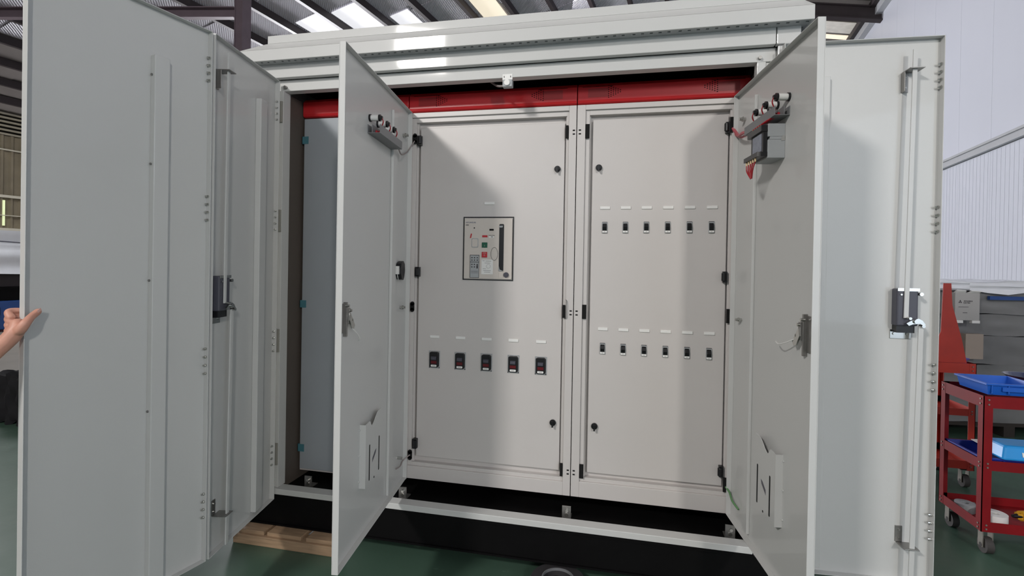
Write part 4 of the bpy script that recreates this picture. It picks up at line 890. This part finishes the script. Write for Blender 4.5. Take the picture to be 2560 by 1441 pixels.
# ------------------------------------------------------------ the hand holding the leftmost leaf
def person():
    u1 = 0.648
    Ph = lambda t, o_, z: Vector(TB2(u1-t, o_, z))
    chains = []
    wr_ = Vector((-.743, -1.485, .953)); el = Vector((-.868, -1.622, .745)); up = Vector((-.95, -1.675, .885)); fo = Vector((-.788, -1.525, .885))
    heel = Vector((-.722, -1.469, .985)); palm = Vector((-.724, -1.459, 1.008)); hk = Vector((-.738, -1.453, 1.030))
    body = [(Vector((-1.06, -1.715, 1.03)), .058), (up, .048), (el, .042), (fo, .036), (wr_, .028), (heel, .030), (palm, .031), (hk, .024)]
    def skin(chain_list, name):
        me = bpy.data.meshes.new(name); vs = []; es = []; rs = []
        for ch in chain_list:
            b = len(vs)
            for i, (p, r) in enumerate(ch):
                vs.append(tuple(p)); rs.append(r)
                if i: es.append((b+i-1, b+i))
        me.from_pydata(vs, es, [])
        o = bpy.data.objects.new(name, me); COL.objects.link(o)
        m_ = o.modifiers.new('skin', 'SKIN'); m_.use_smooth_shade = True
        for i, r in enumerate(rs): me.skin_vertices[0].data[i].radius = (r, r*(.8 if r > .03 else .95)); me.skin_vertices[0].data[i].use_root = (i == 0)
        s_ = o.modifiers.new('sub', 'SUBSURF'); s_.levels = 2; s_.render_levels = 2
        bpy.context.view_layer.update()
        em = bpy.data.meshes.new_from_object(o.evaluated_get(bpy.context.evaluated_depsgraph_get()))
        bpy.data.objects.remove(o)
        return em
    parts = [skin([body], 'b')]
    for k, (z, ln) in enumerate(((1.053, .062), (1.031, .068), (1.009, .062), (.987, .052))):
        f_ = [(palm.lerp(Ph(-.025, -.022, z), .45), .014), (Ph(-.024, -.024, z+.001), .0135), (Ph(-.006, -.026, z+.003), .0115), (Ph(.018, -.0165, z+.002), .0095), (Ph(ln-.015, -.0135, z), .0085), (Ph(ln, -.0125, z-.001), .0075)]
        parts.append(skin([f_], 'f'))
    th = [(Vector((-.712, -1.47, .988)), .020), (Vector((-.692, -1.472, 1.002)), .0185), (Vector((-.680, -1.466, 1.022)), .0155), (Ph(.010, .052, 1.040), .0125), (Ph(.029, .043, 1.052), .0125), (Ph(.038, .040, 1.061), .0095)]
    parts.append(skin([th], 't'))
    bm = bmesh.new()
    for em in parts: bm.from_mesh(em)
    me0 = bpy.data.meshes.new('arm'); bm.to_mesh(me0); bm.free()
    o0 = bpy.data.objects.new('arm', me0); COL.objects.link(o0)
    rmod = o0.modifiers.new('remesh', 'REMESH'); rmod.mode = 'VOXEL'; rmod.voxel_size = .0028; rmod.use_smooth_shade = True
    sm = o0.modifiers.new('smooth', 'SMOOTH'); sm.iterations = 4; sm.factor = .5
    bpy.context.view_layer.update()
    arm = bpy.data.meshes.new_from_object(o0.evaluated_get(bpy.context.evaluated_depsgraph_get()))
    bpy.data.objects.remove(o0)
    V = Vector
    pel = V((-1.22, -1.54, .60)); che = V((-1.20, -1.54, .93)); nek = V((-1.18, -1.54, 1.12)); hd = V((-1.15, -1.54, 1.285))
    rs, ls = V((-1.11, -1.70, 1.04)), V((-1.21, -1.37, 1.04))
    mesh_list = [arm,
        skin([[(pel, .10), (V((-1.21, -1.54, .76)), .09), (che, .10), (V((-1.19, -1.54, 1.03)), .085), (nek, .066), (V((-1.17, -1.54, 1.18)), .062), (V((-1.17, -1.54, 1.25)), .05)]], 'b'),
        skin([[(hd+V((.012, 0, -.10)), .060), (hd+V((.0, 0, -.06)), .092), (hd+V((-.006, 0, 0)), .112), (hd+V((-.012, 0, .06)), .110), (hd+V((-.014, 0, .11)), .075)]], 'h'),
        skin([[(ls, .055), (V((-1.27, -1.31, .90)), .046), (V((-1.28, -1.28, .76)), .040), (V((-1.22, -1.27, .62)), .032), (V((-1.18, -1.28, .52)), .025), (V((-1.165, -1.285, .46)), .030), (V((-1.155, -1.29, .41)), .022)]], 'l'),
        skin([[(hd+V((.075, 0, .018)), .010), (hd+V((.090, 0, -.008)), .013), (hd+V((.078, 0, -.018)), .010)]], 'n'),
        skin([[(hd+V((-.005, .082, .02)), .018), (hd+V((-.010, .088, -.02)), .014)]], 'e'), skin([[(hd+V((-.005, -.082, .02)), .018), (hd+V((-.010, -.088, -.02)), .014)]], 'e')]
    for k in range(4):
        y = -1.305+.014*k
        mesh_list.append(skin([[(V((-1.155, y, .42)), .009), (V((-1.148, y, .385)), .0085), (V((-1.155, y, .352-.004*abs(k-1.5))), .0075)]], 'g'))
    mesh_list.append(skin([[(V((-1.15, -1.27, .455)), .011), (V((-1.125, -1.265, .425)), .010), (V((-1.118, -1.268, .395)), .008)]], 'g'))
    bm = bmesh.new()
    for em in mesh_list: bm.from_mesh(em)
    me = bpy.data.meshes.new('person'); bm.to_mesh(me); bm.free()
    org = Vector((-1.22, -1.54, ZF))
    for v in me.vertices: v.co -= org
    for p in me.polygons: p.use_smooth = True
    me.materials.append(SKIN)
    o = bpy.data.objects.new('person', me); COL.objects.link(o); o.location = org
    tag(o, 'person at the left edge whose bare forearm and hand grip the leftmost door', 'person')
    def wear(name, chains_, m_):
        em = [skin([c_], name) for c_ in chains_]
        b2 = bmesh.new()
        for e_ in em: b2.from_mesh(e_)
        m2 = bpy.data.meshes.new(name); b2.to_mesh(m2); b2.free()
        for v in m2.vertices: v.co -= org
        for p in m2.polygons: p.use_smooth = True
        m2.materials.append(m_)
        w_ = bpy.data.objects.new(name, m2); COL.objects.link(w_); w_.parent = o
    wear('shirt', [[(V((-1.22, -1.54, .42)), .15), (V((-1.22, -1.54, .53)), .158), (V((-1.21, -1.54, .76)), .15), (che, .165), (V((-1.19, -1.54, 1.04)), .125), (V((-1.18, -1.54, 1.10)), .07)],
        [(V((-1.17, -1.60, 1.03)), .085), (rs, .078), (V((-1.045, -1.715, .99)), .068), (V((-.985, -1.69, .925)), .062)],
        [(V((-1.20, -1.46, 1.03)), .085), (ls, .075), (V((-1.25, -1.33, .95)), .066), (V((-1.275, -1.30, .87)), .060)]], mat('dark_blue_work_shirt', (40, 48, 72), .85))
    wear('trousers', [[(V((-1.22, -1.54, .58)), .15), (V((-1.22, -1.54, .48)), .15), (V((-1.21, -1.63, .38)), .098), (V((-1.19, -1.64, .10)), .072), (V((-1.22, -1.64, -.10)), .062), (V((-1.23, -1.64, -.27)), .056)],
        [(V((-1.22, -1.50, .48)), .12), (V((-1.23, -1.45, .38)), .098), (V((-1.24, -1.43, .10)), .072), (V((-1.27, -1.43, -.10)), .062), (V((-1.28, -1.43, -.27)), .056)]], CLOTH)
    wear('shoe', [[(V((-1.27, -1.64, ZF+.045)), .043), (V((-1.20, -1.64, ZF+.043)), .045), (V((-1.10, -1.65, ZF+.036)), .038), (V((-1.05, -1.65, ZF+.03)), .03)]], BLACKP)
    wear('shoe', [[(V((-1.32, -1.43, ZF+.045)), .043), (V((-1.25, -1.43, ZF+.043)), .045), (V((-1.15, -1.42, ZF+.036)), .038), (V((-1.10, -1.42, ZF+.03)), .03)]], BLACKP)
    wear('hair', [[(hd+V((-.055, 0, -.04)), .075), (hd+V((-.045, 0, .035)), .105), (hd+V((-.025, 0, .095)), .100), (hd+V((.03, 0, .115)), .060)]], mat('black_hair', (18, 16, 15), .6))
    for sy in (-1, 1):
        e_ = obj('eye', MB().cyl(tuple(hd+V((.068, .03*sy, .018))), tuple(hd+V((.078, .03*sy, .018))), .008, 12), BLACKP, o)
        obj('eyebrow', MB().box(hd.x+.07, hd.x+.081, hd.y+.03*sy-.014, hd.y+.03*sy+.014, hd.z+.034, hd.z+.039), BLACKP, o)
    obj('mouth', MB().box(hd.x+.066, hd.x+.078, hd.y-.02, hd.y+.02, hd.z-.046, hd.z-.040), mat('lips', (150, 84, 78), .5), o)
    # thumbnail
    obj('thumbnail', MB(lambda a, b, c_: tuple(Ph(a, b, c_))).hull8([(.026,.0560,1.050),(.038,.0505,1.059),(.038,.049,1.059),(.026,.0545,1.050),(.022,.0560,1.058),(.034,.0505,1.067),(.034,.049,1.067),(.022,.0545,1.058)]), mat('nail', (222, 176, 164), .35), o, bevel=.002)
    return o
person()
